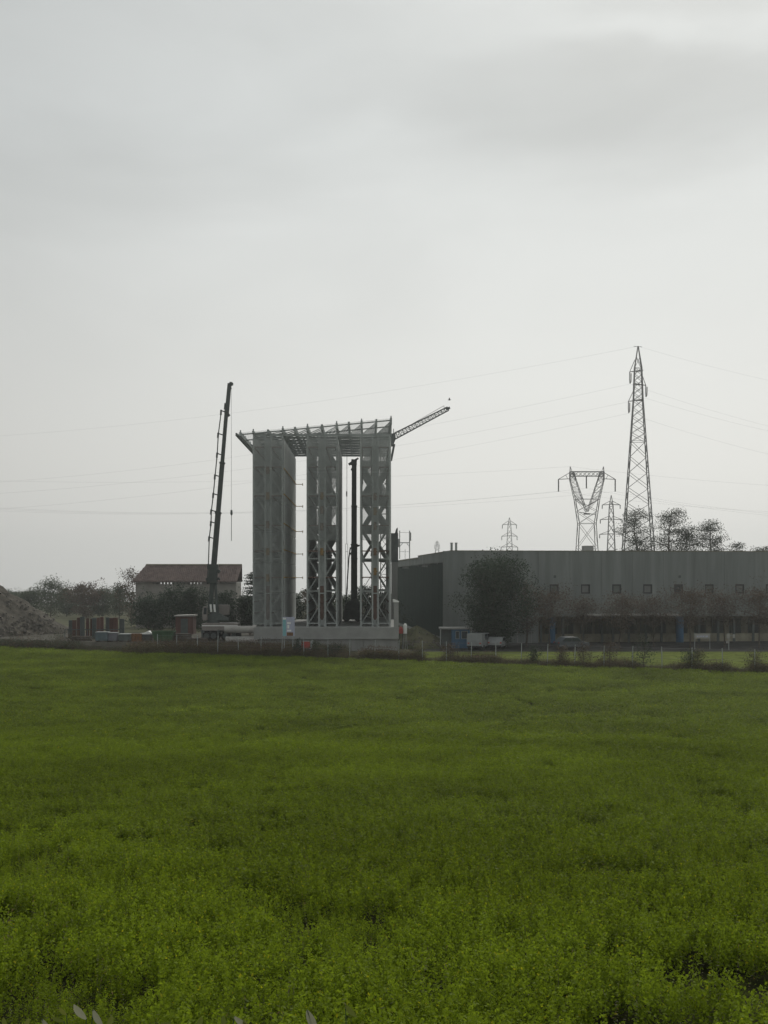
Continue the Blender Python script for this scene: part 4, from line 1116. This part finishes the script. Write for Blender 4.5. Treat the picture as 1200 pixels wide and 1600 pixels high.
# small shed behind the yard
shd = thing('brick_shed', 'low dull brick shed with pale roof edge behind the green skip', 'shed', (X(288, 146), 146, PAD))
hs = M(31, 146) / 2
b = MB(); b.box(-hs + 0.15, hs - 0.15, 0, 2.4, 0, Z(963, 146) - PAD); b.build('wall', MT['rust'], shd)
b = MB(); b.prism([(-hs, Z(963, 146) - PAD + 0.002), (hs, Z(963, 146) - PAD + 0.002), (hs, Z(960.5, 146) - PAD), (-hs, Z(961.5, 146) - PAD)], -0.3, 2.7); b.build('roof', MT['pipe'], shd)
b = MB(); b.box(-0.45, 0.45, -0.04, -0.003, 0.02, 2.0); b.build('door', MT['darksteel'], shd)
# tarpaulin-topped stack
ts = thing('covered_stack', 'small stack of boards under a crumpled white sheet beside the green skip', 'stack', yard(230, 130.2))
for i in range(5):
    b = MB(); b.box(-0.65 + 0.03 * i, 0.62, -0.5, 0.5, i * 0.16, i * 0.16 + 0.13); b.build('board', MT['darksteel'], ts)
b = MB(); b.prism([(-0.72, 0.8), (0.7, 0.8), (0.66, 0.92), (0.2, 1.18), (-0.2, 0.98), (-0.66, 0.9)], -0.56, 0.56); b.build('cover_sheet', MT['white'], ts)
gn = thing('white_tank', 'small white tank on legs behind the end pier of the plinth', 'tank', (X(633, 131), 131, 0))
z0 = Z(990, 131)
b = MB(); b.tube((0, 0, z0), (0, 0, Z(977, 131)), 0.21, 0.23, 14); b.tube((0, 0, Z(977, 131)), (0, 0, Z(974, 131)), 0.23, 0.10, 14); b.build('vessel', MT['white'], gn)
for g in (0.5, 2.6, 4.7):
    b = MB(); b.bar((0.3 * math.cos(g), 0.3 * math.sin(g), 0), (0.15 * math.cos(g), 0.15 * math.sin(g), z0 + 0.05), 0.05, 0.05); b.build('leg', MT['steel'], gn)
rg_ = thing('red_compressor', 'small red compressor on a stand beside the white tank', 'compressor', (X(626.5, 131.2), 131.2, 0))
b = MB(); b.box(-0.22, 0.22, -0.3, 0.3, Z(990, 131), Z(982, 131)); b.prism([(-0.2, Z(982, 131)), (0.18, Z(982, 131)), (0.1, Z(979.5, 131)), (-0.16, Z(979.5, 131))], -0.25, 0.25); b.build('casing', MT['red'], rg_, bevel=0.03)
for sx in (-0.17, 0.17):
    for sy in (-0.22, 0.22):
        b = MB(); b.box(sx - 0.03, sx + 0.03, sy - 0.03, sy + 0.03, 0, Z(990, 131) - 0.002); b.build('leg', MT['darksteel'], rg_)

# kiosk by the factory
YK = 134.0
kq = thing('blue_kiosk', 'small blue kiosk with thin flat overhanging roof before the factory wall', 'kiosk', (X(711, YK), YK, 0))
def KX(px): return X(px, YK) - X(711, YK)
def KZ(py): return Z(py, YK)
b = MB(); b.box(KX(686), KX(736.5), -1.2, 1.6, KZ(982.6), KZ(980)); b.build('roof', MT['concrete2'], kq)
b = MB(); b.box(KX(705), KX(733), -0.9, 1.4, 0.02, KZ(982.8)); b.build('cabin', MT['blue'], kq)
b = MB(); b.box(KX(690), KX(704.6), -0.2, 1.4, 0.02, KZ(982.8)); b.build('store', MT['darksteel'], kq)
for p0, p1 in ((711, 717), (720, 730)):
    b = MB(); b.box(KX(p0), KX(p1), -0.93, -0.905, 1.1, 2.0); fm = b.build('window', MT['steel'], kq)
    b = MB(); b.box(KX(p0) + 0.05, KX(p1) - 0.05, -0.945, -0.932, 1.15, 1.95); b.build('pane', MT['glass'], fm)
for px in (687.5, 735.3):
    b = MB(); b.box(KX(px) - 0.05, KX(px) + 0.05, -1.1, -1.0, 0, KZ(982.8)); b.build('post', MT['steel'], kq)

# parked vehicles
def car(px, Y, m, label, L_=4.0, H_=1.45, van=False, flip=False, rz=0.0):
    root = thing('parked_van' if van else 'parked_car', label, 'van' if van else 'car', (X(px, Y), Y, 0.01), (math.pi if flip else 0) + rz)
    W_ = 1.68 if not van else 1.8; s = L_ / 4.0
    if van:
        body = [(-2, .35), (2, .35), (2.02, .8), (1.95, 1.0), (1.45, 1.1), (1.0, H_), (-1.95, H_), (-2.02, 1.0)]
        glass = [(1.36, 1.12), (0.98, H_ - 0.1), (0.25, H_ - 0.1), (0.25, 1.12)]
        g2 = [(0.1, 1.12), (0.1, H_ - .1), (-.9, H_ - .1), (-.9, 1.12)]
    else:
        body = [(-2, .32), (2, .32), (2.03, .62), (1.9, .8), (1.0, .92), (.45, H_ - .05), (-.2, H_), (-1.25, H_ - .04), (-1.85, .95), (-2.02, .8)]
        glass = [(.9, .93), (.42, H_ - .1), (-.3, H_ - .06), (-.3, .93)]
        g2 = [(-.38, .93), (-.38, H_ - .06), (-1.2, H_ - .09), (-1.62, .95)]
    b = MB(); b.prism([(x * s, z) for x, z in body], -W_ / 2, W_ / 2); bo = b.build('body', MT[m], root, bevel=0.05)
    for g in (glass, g2):
        b = MB(); b.prism([(x * s, z) for x, z in g], -W_ / 2 - 0.012, W_ / 2 + 0.012); b.build('side_window', MT['glass'], bo)
    for x_ in (-1.25, 1.28):
        for sy in (-1, 1): wheel(root, x_ * s, sy * (W_ / 2 - 0.09), 0.31, 0.31, 0.2)
    for sy in (-1, 1):
        b = MB(); b.box(1.9 * s, 2.035 * s, sy * 0.62 - 0.14, sy * 0.62 + 0.14, .58, .72); b.build('headlight', MT['white'], bo)
        b = MB(); b.box(-2.04 * s, -1.95 * s, sy * 0.68 - 0.1, sy * 0.68 + 0.1, .7, .86); b.build('tail_light', MT['red'], bo)
    for x_ in (-2.03, 1.99):
        b = MB(); b.box(x_ * s - .05, x_ * s + .09, -W_ / 2 + .05, W_ / 2 - .05, .33, .5); b.build('bumper', MT['black'], bo)
    return root
car(893, 131.5, 'silver', 'silver-blue hatchback parked before the loggia beside a blue column', 3.7, 1.45, rz=R(15))
car(749, 131.5, 'vanpaint', 'white van parked beside the blue kiosk', 4.2, 1.85, True, rz=R(70))
car(777, 132.5, 'vanpaint', 'white car parked under the big dark tree', 3.6, 1.4, rz=R(75))
bn = thing('white_banner', 'white banner on two poles before the factory loggia', 'banner', (X(1097.5, 131), 131, 0))
b = MB(); b.box(-M(11.5, 131), M(11.5, 131), -0.02, 0.02, Z(997.5, 131), Z(990, 131)); bd = b.build('cloth', MT['pipe'], bn)
b = MB()
for i, (p, q) in enumerate(((-9, -6.5), (-5.5, -4.5), (-3.5, -1), (0, 2.5), (3.2, 4.2), (5, 8.5))): b.box(M(p, 131), M(q, 131), -0.03, -0.022, Z(995.5, 131), Z(993, 131))
b.build('grey_print', MT['lilac'], bd)
for s in (-1, 1):
    b = MB(); b.tube((s * M(11.8, 131), 0.05, 0), (s * M(11.8, 131), 0.05, Z(988.5, 131)), 0.03, 0.03, 6); b.build('pole', MT['steel'], bn)
b2 = thing('white_panel_sign', 'two small white panels on a post before the loggia', 'sign', (X(1139, 130), 130, 0))
b = MB(); b.tube((0, 0.05, 0), (0, 0.05, Z(989, 130)), 0.04, 0.04, 6); b.build('post', MT['steel'], b2)
for (p0, p1, y0_, y1_) in ((-3.5, 1.2, 997.5, 990), (-4.5, 0.5, 1005, 1001), (6, 9.5, 997, 991)):
    b = MB(); b.box(M(p0, 130), M(p1, 130), -0.03, 0.0, Z(y0_, 130), Z(y1_, 130)); b.build('panel', MT['pipe'], b2)
b = MB(); b.bar((0, 0.03, Z(993, 130)), (M(8, 130), 0.03, Z(993, 130)), 0.05, 0.04); b.build('bracket', MT['steel'], b2)
# thin lamp post behind the tower aisle
lp = thing('lamp_post', 'thin lamp post with small round head seen through the rack tower gap', 'lamp post', (X(533.5, 178), 178, 0))
b = MB(); b.tube((0, 0, 0), (0, 0, Z(888, 178)), 0.07, 0.045, 8); b.build('pole', MT['darksteel'], lp)
b = MB(); b.tube((0, 0, Z(888, 178)), (0, 0, Z(886, 178)), 0.16, 0.14, 10); b.build('lamp_head', MT['darksteel'], lp)

# ------------------------------------------------------------------ fence
fe = thing('wire_fence', 'long wire fence with thin posts along the far edge of the field', 'fence', (0, 0, 0))
post = MB(); post.tube((0, 0, -0.1), (0, 0, 2.15), 0.04, 0.04, 6); post.tube((0, 0, 2.1), (0, 0, 2.17), 0.05, 0.03, 6); pm = post.mesh('post'); pm.materials.append(MT['steel'])
x = -24.0; P0 = None; st = {z: MB() for z in (0.5, 1.2, 2.05)}
while x < 40:
    y = edge(x) + 0.7; z = hz(y)
    o_ = link('post', pm, None, fe, (x, y, z)); o_.rotation_euler = (random.uniform(-.03, .03), random.uniform(-.04, .04), 0)
    if P0:
        for k in st: st[k].tube((P0[0], P0[1], P0[2] + k), (x, y, z + k), 0.008, 0.008, 3)
    P0 = (x, y, z); x += 2.3 + random.uniform(-0.15, 0.15)
for k in st: st[k].build('wire', MT['wire'], fe)

# ------------------------------------------------------------------ trees and shrubs
def T(name, label, px, Y, ytop, wpx, kind, seed, **k):
    base = (X(px, Y), Y, hz(Y) - 0.05)
    return tree(name, label, base, (Z(ytop, Y) - base[2]), M(wpx, Y), kind, seed, **k)
g_l = 'trees beyond the gravel heap'
for i, (px, Y, yt, w_, kd, lm, n, lb_) in enumerate((
    (22, 300, 926, 40, 'round', 'leaf_mid', 2600, 'low hazy tree just showing over the slope of the gravel heap'),
    (50, 275, 924, 40, 'round', 'leaf_mid', 2800, 'dull green tree beside the airy-crowned tree beyond the gravel heap'),
    (79, 262, 903, 46, 'round', 'leaf_mid', 2100, 'airy tree with open rounded crown beyond the gravel heap'),
    (104, 270, 921, 40, 'round', 'leaf_mid', 2800, 'dull green tree behind the left end of the formwork rack'),
    (130, 250, 914, 50, 'round', 'leaf_brown', 3600, 'olive rounded tree behind the formwork rack'),
    (160, 255, 922, 44, 'round', 'leaf_mid', 3000, 'grey-green tree behind the right end of the formwork rack'),
    (186, 240, 909, 34, 'round', 'leaf_mid', 1500, 'thin-leaved tree next to the barn roof'),
    (206, 205, 884, 34, 'bare', 'leaf_brown', 700, 'tall nearly bare tree at the corner of the barn'))):
    T('field_tree', lb_, px, Y, yt, w_, kd, 100 + i, leaves=n * 2, leaf=0.30, lm=lm, crown0=0.06)
for i, (px, Y, yt, w_, lm, lb_) in enumerate((
    (232, 172, 934, 50, 'leaf_dark', 'dark bushy tree at the left part of the barn wall'),
    (268, 170, 922, 58, 'leaf_dark', 'broad dark green tree before the barn wall left of the crane'),
    (300, 168, 917, 46, 'leaf_dark', 'dark green tree right behind the crane turret'),
    (352, 165, 926, 44, 'leaf_dark', 'dark bushy tree between crane and rack tower'),
    (386, 166, 930, 34, 'leaf_dark', 'dark bush at the foot of the layered cedar'))):
    T('yard_tree', lb_, px, Y, yt, w_, 'bush', 130 + i, leaves=7000, leaf=0.26, lm=lm, crown0=0.05)
T('cedar_tree', 'layered dark cedar half hidden behind the first rack column', 399, 182, 880, 62, 'cedar', 141, leaves=6500, leaf=0.26, lm='leaf_dark', crown0=0.15)
for i, (px, Y, yt, w_, kd, lm, n, lb_) in enumerate((
    (457, 176, 926, 36, 'bush', 'leaf_dark', 2600, 'dark shrubby tree behind the first rack gap'),
    (483, 178, 919, 30, 'bare', 'leaf_brown', 600, 'twiggy bare tree behind the second rack column'),
    (510, 174, 931, 40, 'bush', 'leaf_mid', 2600, 'dull green shrub behind the second rack column'),
    (538, 172, 932, 34, 'bush', 'leaf_mid', 2600, 'dull green shrub behind the aisle crane'),
    (572, 170, 912, 46, 'bush', 'leaf_dark', 3200, 'dark shrubby tree behind the third rack column'),
    (604, 172, 926, 40, 'bush', 'leaf_dark', 2600, 'dark shrub between rack tower and green factory cladding'))):
    T('yard_tree', lb_, px, Y, yt, w_, kd, 150 + i, leaves=int(n * 1.6), leaf=0.24, lm=lm, crown0=0.08)
for i, (px, Y, yt, w_, lb_) in enumerate((
    (999, 206, 797, 50, 'dark pine with layered crown standing in front of the tall pylon leg'),
    (1045, 206, 794, 52, 'widest pine on the skyline behind the factory roof'),
    (1072, 208, 824, 34, 'smaller pine close beside the widest pine'),
    (1106, 206, 816, 42, 'open-crowned pine standing apart behind the factory roof'),
    (1152, 212, 838, 34, 'short pointed tree top above the factory parapet'),
    (1192, 214, 846, 40, 'sparse low tree top at the end of the pine row'))):
    T('pine_tree', lb_, px, Y, yt - (16 if i < 4 else 2), w_ * (0.80 if i < 4 else 0.6), 'pine', 170 + i, leaves=8000 if i < 4 else 3600, leaf=0.23, lm='leaf_pine', crown0=0.38)
T('broad_tree', 'big dense dark green tree before the factory wall', 775, 134, 872, 98, 'round', 190, leaves=34000, leaf=0.21, lm='leaf_dark', crown0=0.07, nbr=46)
T('broad_tree', 'slender olive tree at the right side of the big dark tree', 822, 136, 905, 40, 'round', 191, leaves=2200, leaf=0.2, lm='leaf_brown', crown0=0.25)
for i, (px, yt, w_, lb_) in enumerate((
    (858, 927, 58, 'brown thin-crowned tree before the first factory window'),
    (908, 933, 56, 'brown thin-crowned tree before the second factory window'),
    (968, 936, 62, 'brown thin-crowned tree before the third factory window'),
    (1022, 932, 62, 'brown thin-crowned tree before the fourth factory window'),
    (1078, 927, 62, 'brown thin-crowned tree before the fifth factory window'),
    (1132, 929, 66, 'brown thin-crowned tree before the sixth factory window'),
    (1186, 925, 64, 'brown thin-crowned tree past the seventh factory window'))):
    T('street_tree', lb_, px, 134 + (i % 2) * 2, yt + (0, 6, -3, 5, -2, 3, 0)[i], w_ * (1.15, 0.8, 1.1, 0.95, 1.2, 0.85, 1.1)[i], 'bare', 200 + i, leaves=(4200, 2200, 3800, 3000, 5200, 2600, 4600)[i], leaf=0.15, lm='leaf_brown', crown0=(0.40, 0.48, 0.36, 0.44, 0.38, 0.5, 0.4)[i])
# far hedgerow, one mass
rgh = np.random.default_rng(61); nH = 26000
xh = rgh.uniform(X(-60, 290), X(640, 290), nH); top = 3.6 + 2.2 * vnoise(xh * 0.12, xh * 0 + 2.5, 21) + 1.4 * vnoise(xh * 0.5, xh * 0 + 7.5, 22)
C = np.stack([xh, 290 + rgh.normal(0, 1.6, nH), hz(290) + top * np.sqrt(rgh.random(nH))], 1)
hm = leaf_mesh('hedgerow', C, 0.42, rgh, 0.6, 0.2, np.clip(0.5 * vnoise(xh * 0.3, xh * 0 + 1.5, 23) + rgh.random(nH) * 0.45, 0, 0.9))
o = link('hedgerow', hm, MT['leaf_mid']); o['kind'] = 'stuff'; tag(o, 'long dull green hedgerow far behind barn and gravel heap', 'hedge')
# shrubs along the fence
for i, (px, ytop, w_, lm, lb_) in enumerate((
    (466, 999, 14, 'leaf_dark', 'dark shrub between site sign and notice board'),
    (492, 1000, 12, 'leaf_mid', 'narrow green shrub right of the notice board'),
    (522, 1006, 20, 'leaf_dark', 'low dark shrub before the plinth panels'),
    (655, 1010, 26, 'leaf_weed', 'straggly shrub on the fence before the spoil heap'),
    (704, 1006, 24, 'leaf_brown', 'brown shrub on the fence before the blue kiosk'),
    (832, 1010, 18, 'leaf_dark', 'small dark shrub on the fence below the factory door'),
    (878, 1008, 14, 'leaf_brown', 'thin upright shrub on the fence before the silver car'),
    (912, 1006, 30, 'leaf_brown', 'wide reddish shrub on the fence beside the silver car'),
    (952, 1000, 26, 'leaf_brown', 'bushy brown shrub on the fence before the loggia columns'),
    (1006, 989, 26, 'leaf_dark', 'tall dark shrub on the fence, the highest of them'),
    (1078, 1016, 20, 'leaf_dark', 'low dark shrub on the fence before the second blue column'),
    (1092, 1012, 22, 'leaf_weed', 'pale straggly shrub on the fence below the white banner'),
    (1178, 1020, 28, 'leaf_weed', 'low pale shrub on the fence past the white panel sign'))):
    k = (px - 600) / F; a = 131.0 + EDGE_K * 43.7
    Yq = a / (1 - EDGE_K * k) + 0.9
    T('fence_shrub', lb_, px, Yq, ytop, w_, 'bush', 230 + i, leaves=900, leaf=0.11, lm=lm, cat='shrub', crown0=0.05)

# ------------------------------------------------------------------ scattered plants (one mass each)
def scatter(name, label, P, S, RZ, ID, protos, kind='stuff'):
    """instances of small plants on given points"""
    coll = bpy.data.collections.new(name + '_kinds')
    for i, (me, m) in enumerate(protos):
        me.materials.clear(); me.materials.append(m)
        o_ = bpy.data.objects.new('plant_%02d' % i, me); coll.objects.link(o_)
    me = bpy.data.meshes.new(name); n = len(P)
    me.vertices.add(n); me.vertices.foreach_set('co', P.astype(np.float32).ravel())
    for nm, ty, dat in (('sc', 'FLOAT', S), ('rz', 'FLOAT', RZ), ('pid', 'INT', ID)):
        at_ = me.attributes.new(nm, ty, 'POINT'); at_.data.foreach_set('value', np.asarray(dat, dtype=np.float32 if ty == 'FLOAT' else np.int32))
    me.update()
    ob = link(name, me, None); ob['kind'] = kind
    tag(ob, label, name.replace('_', ' '))
    g = bpy.data.node_groups.new(name, 'GeometryNodeTree')
    g.interface.new_socket('Geometry', in_out='INPUT', socket_type='NodeSocketGeometry'); g.interface.new_socket('Geometry', in_out='OUTPUT', socket_type='NodeSocketGeometry')
    N = lambda t: g.nodes.new(t)
    gi, go = N('NodeGroupInput'), N('NodeGroupOutput')
    m2p = N('GeometryNodeMeshToPoints'); ci = N('GeometryNodeCollectionInfo'); ci.inputs['Collection'].default_value = coll
    ci.inputs['Separate Children'].default_value = True; ci.inputs['Reset Children'].default_value = True
    iop = N('GeometryNodeInstanceOnPoints'); iop.inputs['Pick Instance'].default_value = True
    def attr(nm, ty):
        a_ = N('GeometryNodeInputNamedAttribute'); a_.data_type = ty; a_.inputs['Name'].default_value = nm
        return [s for s in a_.outputs if s.enabled and s.name == 'Attribute'][0]
    cx = N('ShaderNodeCombineXYZ'); g.links.new(attr('rz', 'FLOAT'), cx.inputs['Z'])
    g.links.new(gi.outputs[0], m2p.inputs['Mesh']); g.links.new(m2p.outputs[0], iop.inputs['Points'])
    g.links.new(ci.outputs[0], iop.inputs['Instance']); g.links.new(attr('pid', 'INT'), iop.inputs['Instance Index'])
    g.links.new(cx.outputs[0], iop.inputs['Rotation']); g.links.new(attr('sc', 'FLOAT'), iop.inputs['Scale'])
    g.links.new(iop.outputs[0], go.inputs[0])
    md = ob.modifiers.new('plants', 'NODES'); md.node_group = g
    return ob

def alfalfa_clump(seed, stems, hgt, rad, nl, leaf, up=0.3):
    rg = np.random.default_rng(seed); C = []; tint = []
    for s in range(stems):
        b0 = rg.normal(0, rad * 0.55, 2); ln = rg.normal(0, 0.16, 2); hh = hgt * rg.uniform(0.7, 1.1)
        st = rg.normal(0, 0.1)
        for k in range(nl):
            t = 0.25 + 0.75 * (k + rg.random()) / nl
            z = hh * t; g = rg.uniform(0, 6.28); d = rg.uniform(0.012, 0.05) * (1.25 - t) * (leaf / 0.022) * 0.9
            c = np.array([b0[0] + ln[0] * z + d * math.cos(g), b0[1] + ln[1] * z + d * math.sin(g), z])
            for j in range(3):
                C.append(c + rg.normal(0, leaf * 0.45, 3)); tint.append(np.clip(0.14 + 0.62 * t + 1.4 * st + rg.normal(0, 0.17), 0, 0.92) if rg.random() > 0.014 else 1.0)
    return leaf_mesh('alfalfa_clump', np.array(C), leaf, rg, 0.55, up, np.array(tint))

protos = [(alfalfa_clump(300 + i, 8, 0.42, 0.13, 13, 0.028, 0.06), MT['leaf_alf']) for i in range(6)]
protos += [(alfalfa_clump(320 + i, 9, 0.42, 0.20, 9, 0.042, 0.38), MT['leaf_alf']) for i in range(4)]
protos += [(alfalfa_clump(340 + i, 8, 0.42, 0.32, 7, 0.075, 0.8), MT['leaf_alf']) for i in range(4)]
def stalks(seed, n):
    rg = np.random.default_rng(seed); C = []
    for s_ in range(n):
        b0 = rg.normal(0, 0.06, 2); ln = rg.normal(0, 0.18, 2); hh = rg.uniform(0.45, 0.62)
        for t_ in np.linspace(0.3, 1, 16): C.append((b0[0] + ln[0] * hh * t_, b0[1] + ln[1] * hh * t_, hh * t_))
    C = np.array(C); me = leaf_mesh('dry_stalk', C, 0.03, rg, 0.18, -0.4); return me
protos += [(stalks(360 + i, 3), MT['leaf_weed']) for i in range(3)]
rg = np.random.default_rng(77)
PP = []; SS = []; II = []
sst = lambda v, a_, b_: (lambda t_: t_ * t_ * (3 - 2 * t_))(np.clip((v - a_) / (b_ - a_), 0, 1))
for y0_, y1_, dens, i0, i1 in ((3.2, 22, 34, 0, 6), (10, 62, 20, 6, 10), (30, 146, 7.5, 10, 14)):
    half = lambda y: 0.36 * y + 3.0
    n = int(dens * (y1_ - y0_) * 2 * half(y1_))
    y = rg.uniform(y0_, y1_, n); x = rg.uniform(-half(y1_), half(y1_), n)
    wgt = (1 - sst(y, 11, 22)) if i0 == 0 else (sst(y, 11, 22) * (1 - sst(y, 30, 62)) if i0 == 6 else sst(y, 30, 62))
    k = (np.abs(x) < half(y)) & (y < edge(x) - 0.2) & (x > -74) & (x < 60) & (rg.random(n) < wgt)
    x, y = x[k], y[k]
    nz = vnoise(x * 0.9, y * 0.9, 1) * 0.6 + vnoise(x * 2.6, y * 2.6, 2) * 0.4
    nb2 = vnoise(x * 0.16 + 3, y * 0.10, 3)
    sc = 0.72 + 0.42 * nz + 0.22 * (nb2 - 0.5) + rg.normal(0, 0.06, len(x))
    gap = vnoise(x * 1.1 + 9, y * 0.7 + 4, 4)
    sc = np.where(gap > (0.80 if i0 == 0 else 0.82), sc * 0.6, sc)
    for (gx, gy_, gr) in ((2.5, 9.2, 0.42), (2.95, 9.0, 0.45), (1.65, 7.5, 0.36), (2.1, 9.5, 0.22), (0.5, 8.9, 0.22), (-1.6, 9.8, 0.2)):
        sc = np.where((x - gx) ** 2 + ((y - gy_) * 0.8) ** 2 < gr * gr, sc * 0.22, sc)
    PP.append(np.stack([x, y, h(y) + 0.005], 1)); SS.append(np.clip(sc, 0.12, 1.35)); II.append(rg.integers(i0, i1, len(x)))
y = rg.uniform(5, 40, 900) ** 1.0; x = rg.uniform(-1, 1, 900) * (0.36 * y + 2)
PP.append(np.stack([x, y, h(y)], 1)); SS.append(rg.uniform(0.8, 1.2, 900)); II.append(rg.integers(14, 17, 900))
PP = np.concatenate(PP); SS = np.concatenate(SS); II = np.concatenate(II)
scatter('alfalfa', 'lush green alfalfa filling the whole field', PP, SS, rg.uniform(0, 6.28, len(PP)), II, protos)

def weed(seed, n, hgt, rad, leaf):
    rg = np.random.default_rng(seed); C = []
    for s in range(n):
        b0 = rg.normal(0, rad, 2); ln = rg.normal(0, 0.25, 2); hh = hgt * rg.uniform(0.5, 1.1)
        for t in np.linspace(0.1, 1, 7): C.append((b0[0] + ln[0] * hh * t, b0[1] + ln[1] * hh * t, hh * t) + rg.normal(0, 0.03, 3))
    return leaf_mesh('weed', np.array(C), leaf, rg, 0.35, -0.1)
pw = [(weed(400 + i, 12, 0.75, 0.22, 0.10), MT['leaf_weed']) for i in range(4)] + [(weed(410 + i, 9, 1.0, 0.2, 0.09), MT['leaf_brown']) for i in range(3)]
pw2 = [(weed(430 + i, 12, 0.8, 0.25, 0.10), MT['leaf_mid' if i % 2 else 'leaf_brown']) for i in range(7)]
n = 9000
x = rg.uniform(-27, 40, n); d = np.abs(rg.normal(0, 1.2, n)); y = np.array([edge(v) for v in x]) + 0.15 + d
wx = np.where(x < 1, 1.2, 1.0) * (0.45 + 0.85 * vnoise(x * 0.7, y * 0.3, 6)); keep = rg.random(n) < np.where(x < 3, 1.0, 0.75) * (0.5 + 0.6 * vnoise(x * 0.9 + 5, y * 0.1, 9))
P = np.stack([x, y, h(y)], 1)[keep]
scatter('tall_weeds', 'brownish tall weeds growing along the wire fence', P, wx[keep], rg.uniform(0, 6.28, len(P)), rg.integers(0, 7, len(P)), pw)
# weeds and grass on the edge of the pad
n = 2600
x = rg.uniform(-27, -4, n); y = rg.uniform(119, 126.5, n)
P = np.stack([x, y, h(y)], 1)
scatter('yard_weeds', 'rough weeds on the ground before the gravel pad and plinth', P, rg.uniform(0.6, 1.25, n) * np.where(x < -20, 1.35, 1.0) * np.where((x > -20) & (x < -10), 1.25, 1.0), rg.uniform(0, 6.28, n), rg.integers(0, 7, n), pw)

n = 3600
x = rg.uniform(-62, -27, n); y = np.array([edge(v) for v in x]) + 0.2 + np.abs(rg.normal(0, 1.3, n))
px_ = 600 + F * x / y
P = np.stack([x, y, np.maximum(h(y), np.where((y > np.maximum(128.0, 128.0 + (-31.2 - x) * 0.5)) & (x > -45), PAD, -1))], 1)
scatter('edge_weeds', 'rough dark weeds between field and gravel heap', P, np.where((px_ > 125) & (px_ < 235), 0.7, 1.1) * rg.uniform(0.5, 1.3, n), rg.uniform(0, 6.28, n), rg.integers(0, 7, n), pw2)
# ------------------------------------------------------------------ broad-leaved plants in the foreground
def broad_plant(label, px, Y, tops, seed):
    rg = np.random.default_rng(seed)
    base = Vector((X(px, Y), Y, hz(Y)))
    root = thing('broadleaf_weed', label, 'plant', base, 0.0)
    for (qx, qy, ang, ln, pale) in tops:
        tip = at(qx, qy, Y) - base
        b = MB(); m1 = Vector((tip.x * 0.35, 0.05, tip.z * 0.6)); b.tube((tip.x * 0.1, 0, 0), m1, 0.008, 0.006, 5); b.tube(m1, tip, 0.004, 0.002, 5); stm = b.build('stem', MT['skip'], root)
        a = R(ang); ax = Vector((math.cos(a), rg.uniform(-.3, .3), math.sin(a))).normalized(); side = ax.cross(Vector((0, 1, 0.35))).normalized()
        N_ = 7; V = []; Fc = []
        nn = ax.cross(side).normalized()
        for i in range(N_ + 1):
            t = i / N_; w_ = ln * 0.19 * math.sin(math.pi * min(1, t * 0.92 + 0.06)) ** 0.8
            c = tip + ax * (ln * t) - Vector((0, 0, 1)) * (ln * 0.18 * t * t)
            V += [c - side * w_ * 1.1 + nn * w_ * 0.9, c, c + side * w_ + nn * w_ * 0.7]
        for i in range(N_):
            for j in range(2): Fc.append((i * 3 + j, i * 3 + j + 1, i * 3 + j + 4, i * 3 + j + 3))
        me = bpy.data.meshes.new('leaf'); me.from_pydata([tuple(v) for v in V], [], Fc); me.update()
        at_ = me.attributes.new('tint', 'FLOAT', 'FACE'); at_.data.foreach_set('value', np.full(len(Fc), rg.uniform(0.3, 0.9), dtype=np.float32))
        for p in me.polygons: p.use_smooth = True
        link('leaf', me, MT['leaf_pale' if pale else 'leaf_fg'], root)
    return root
broad_plant('broad-leaved weed with pale curled leaves at the near edge of the field', 110, 4.9,
    [(135, 1592, 124, 0.095, 1), (104, 1586, 120, 0.055, 0), (146, 1578, -52, 0.075, 1), (66, 1592, -50, 0.05, 1), (100, 1596, 150, 0.06, 0), (170, 1606, 80, 0.06, 0), (40, 1604, 70, 0.05, 0), (10, 1606, 100, 0.06, 0)], 1)
broad_plant('broad-leaved weed with yellow-green leaves and one grey leaf beside the pale-leaved weed', 330, 4.9,
    [(310, 1604, 75, 0.06, 0), (350, 1604, 95, 0.055, 0), (366, 1588, -30, 0.07, 1), (250, 1602, 30, 0.06, 0), (385, 1606, 100, 0.05, 0)], 2)
broad_plant('thin-stemmed weed with one long yellow-green leaf at the near field edge', 545, 5.0,
    [(540, 1570, -35, 0.065, 0), (480, 1578, -62, 0.09, 1), (560, 1606, 60, 0.05, 0)], 3)

# ------------------------------------------------------------------ haze
hzm = bpy.data.materials.new('haze'); hzm.use_nodes = True
t = hzm.node_tree; t.nodes.clear()
ho = t.nodes.new('ShaderNodeOutputMaterial'); pv = t.nodes.new('ShaderNodeVolumePrincipled')
pv.inputs['Color'].default_value = (0.93, 0.95, 0.95, 1); pv.inputs['Density'].default_value = 0.00038; pv.inputs['Anisotropy'].default_value = 0.6
t.links.new(pv.outputs[0], ho.inputs['Volume'])
b = MB(); b.box(-1150, 1150, -70, 1650, hz(1600) - 1.5, 62)
o = b.build('haze', hzm); o['kind'] = 'stuff'; o['label'] = 'thin pale haze hanging over the whole plain'; o['category'] = 'haze'
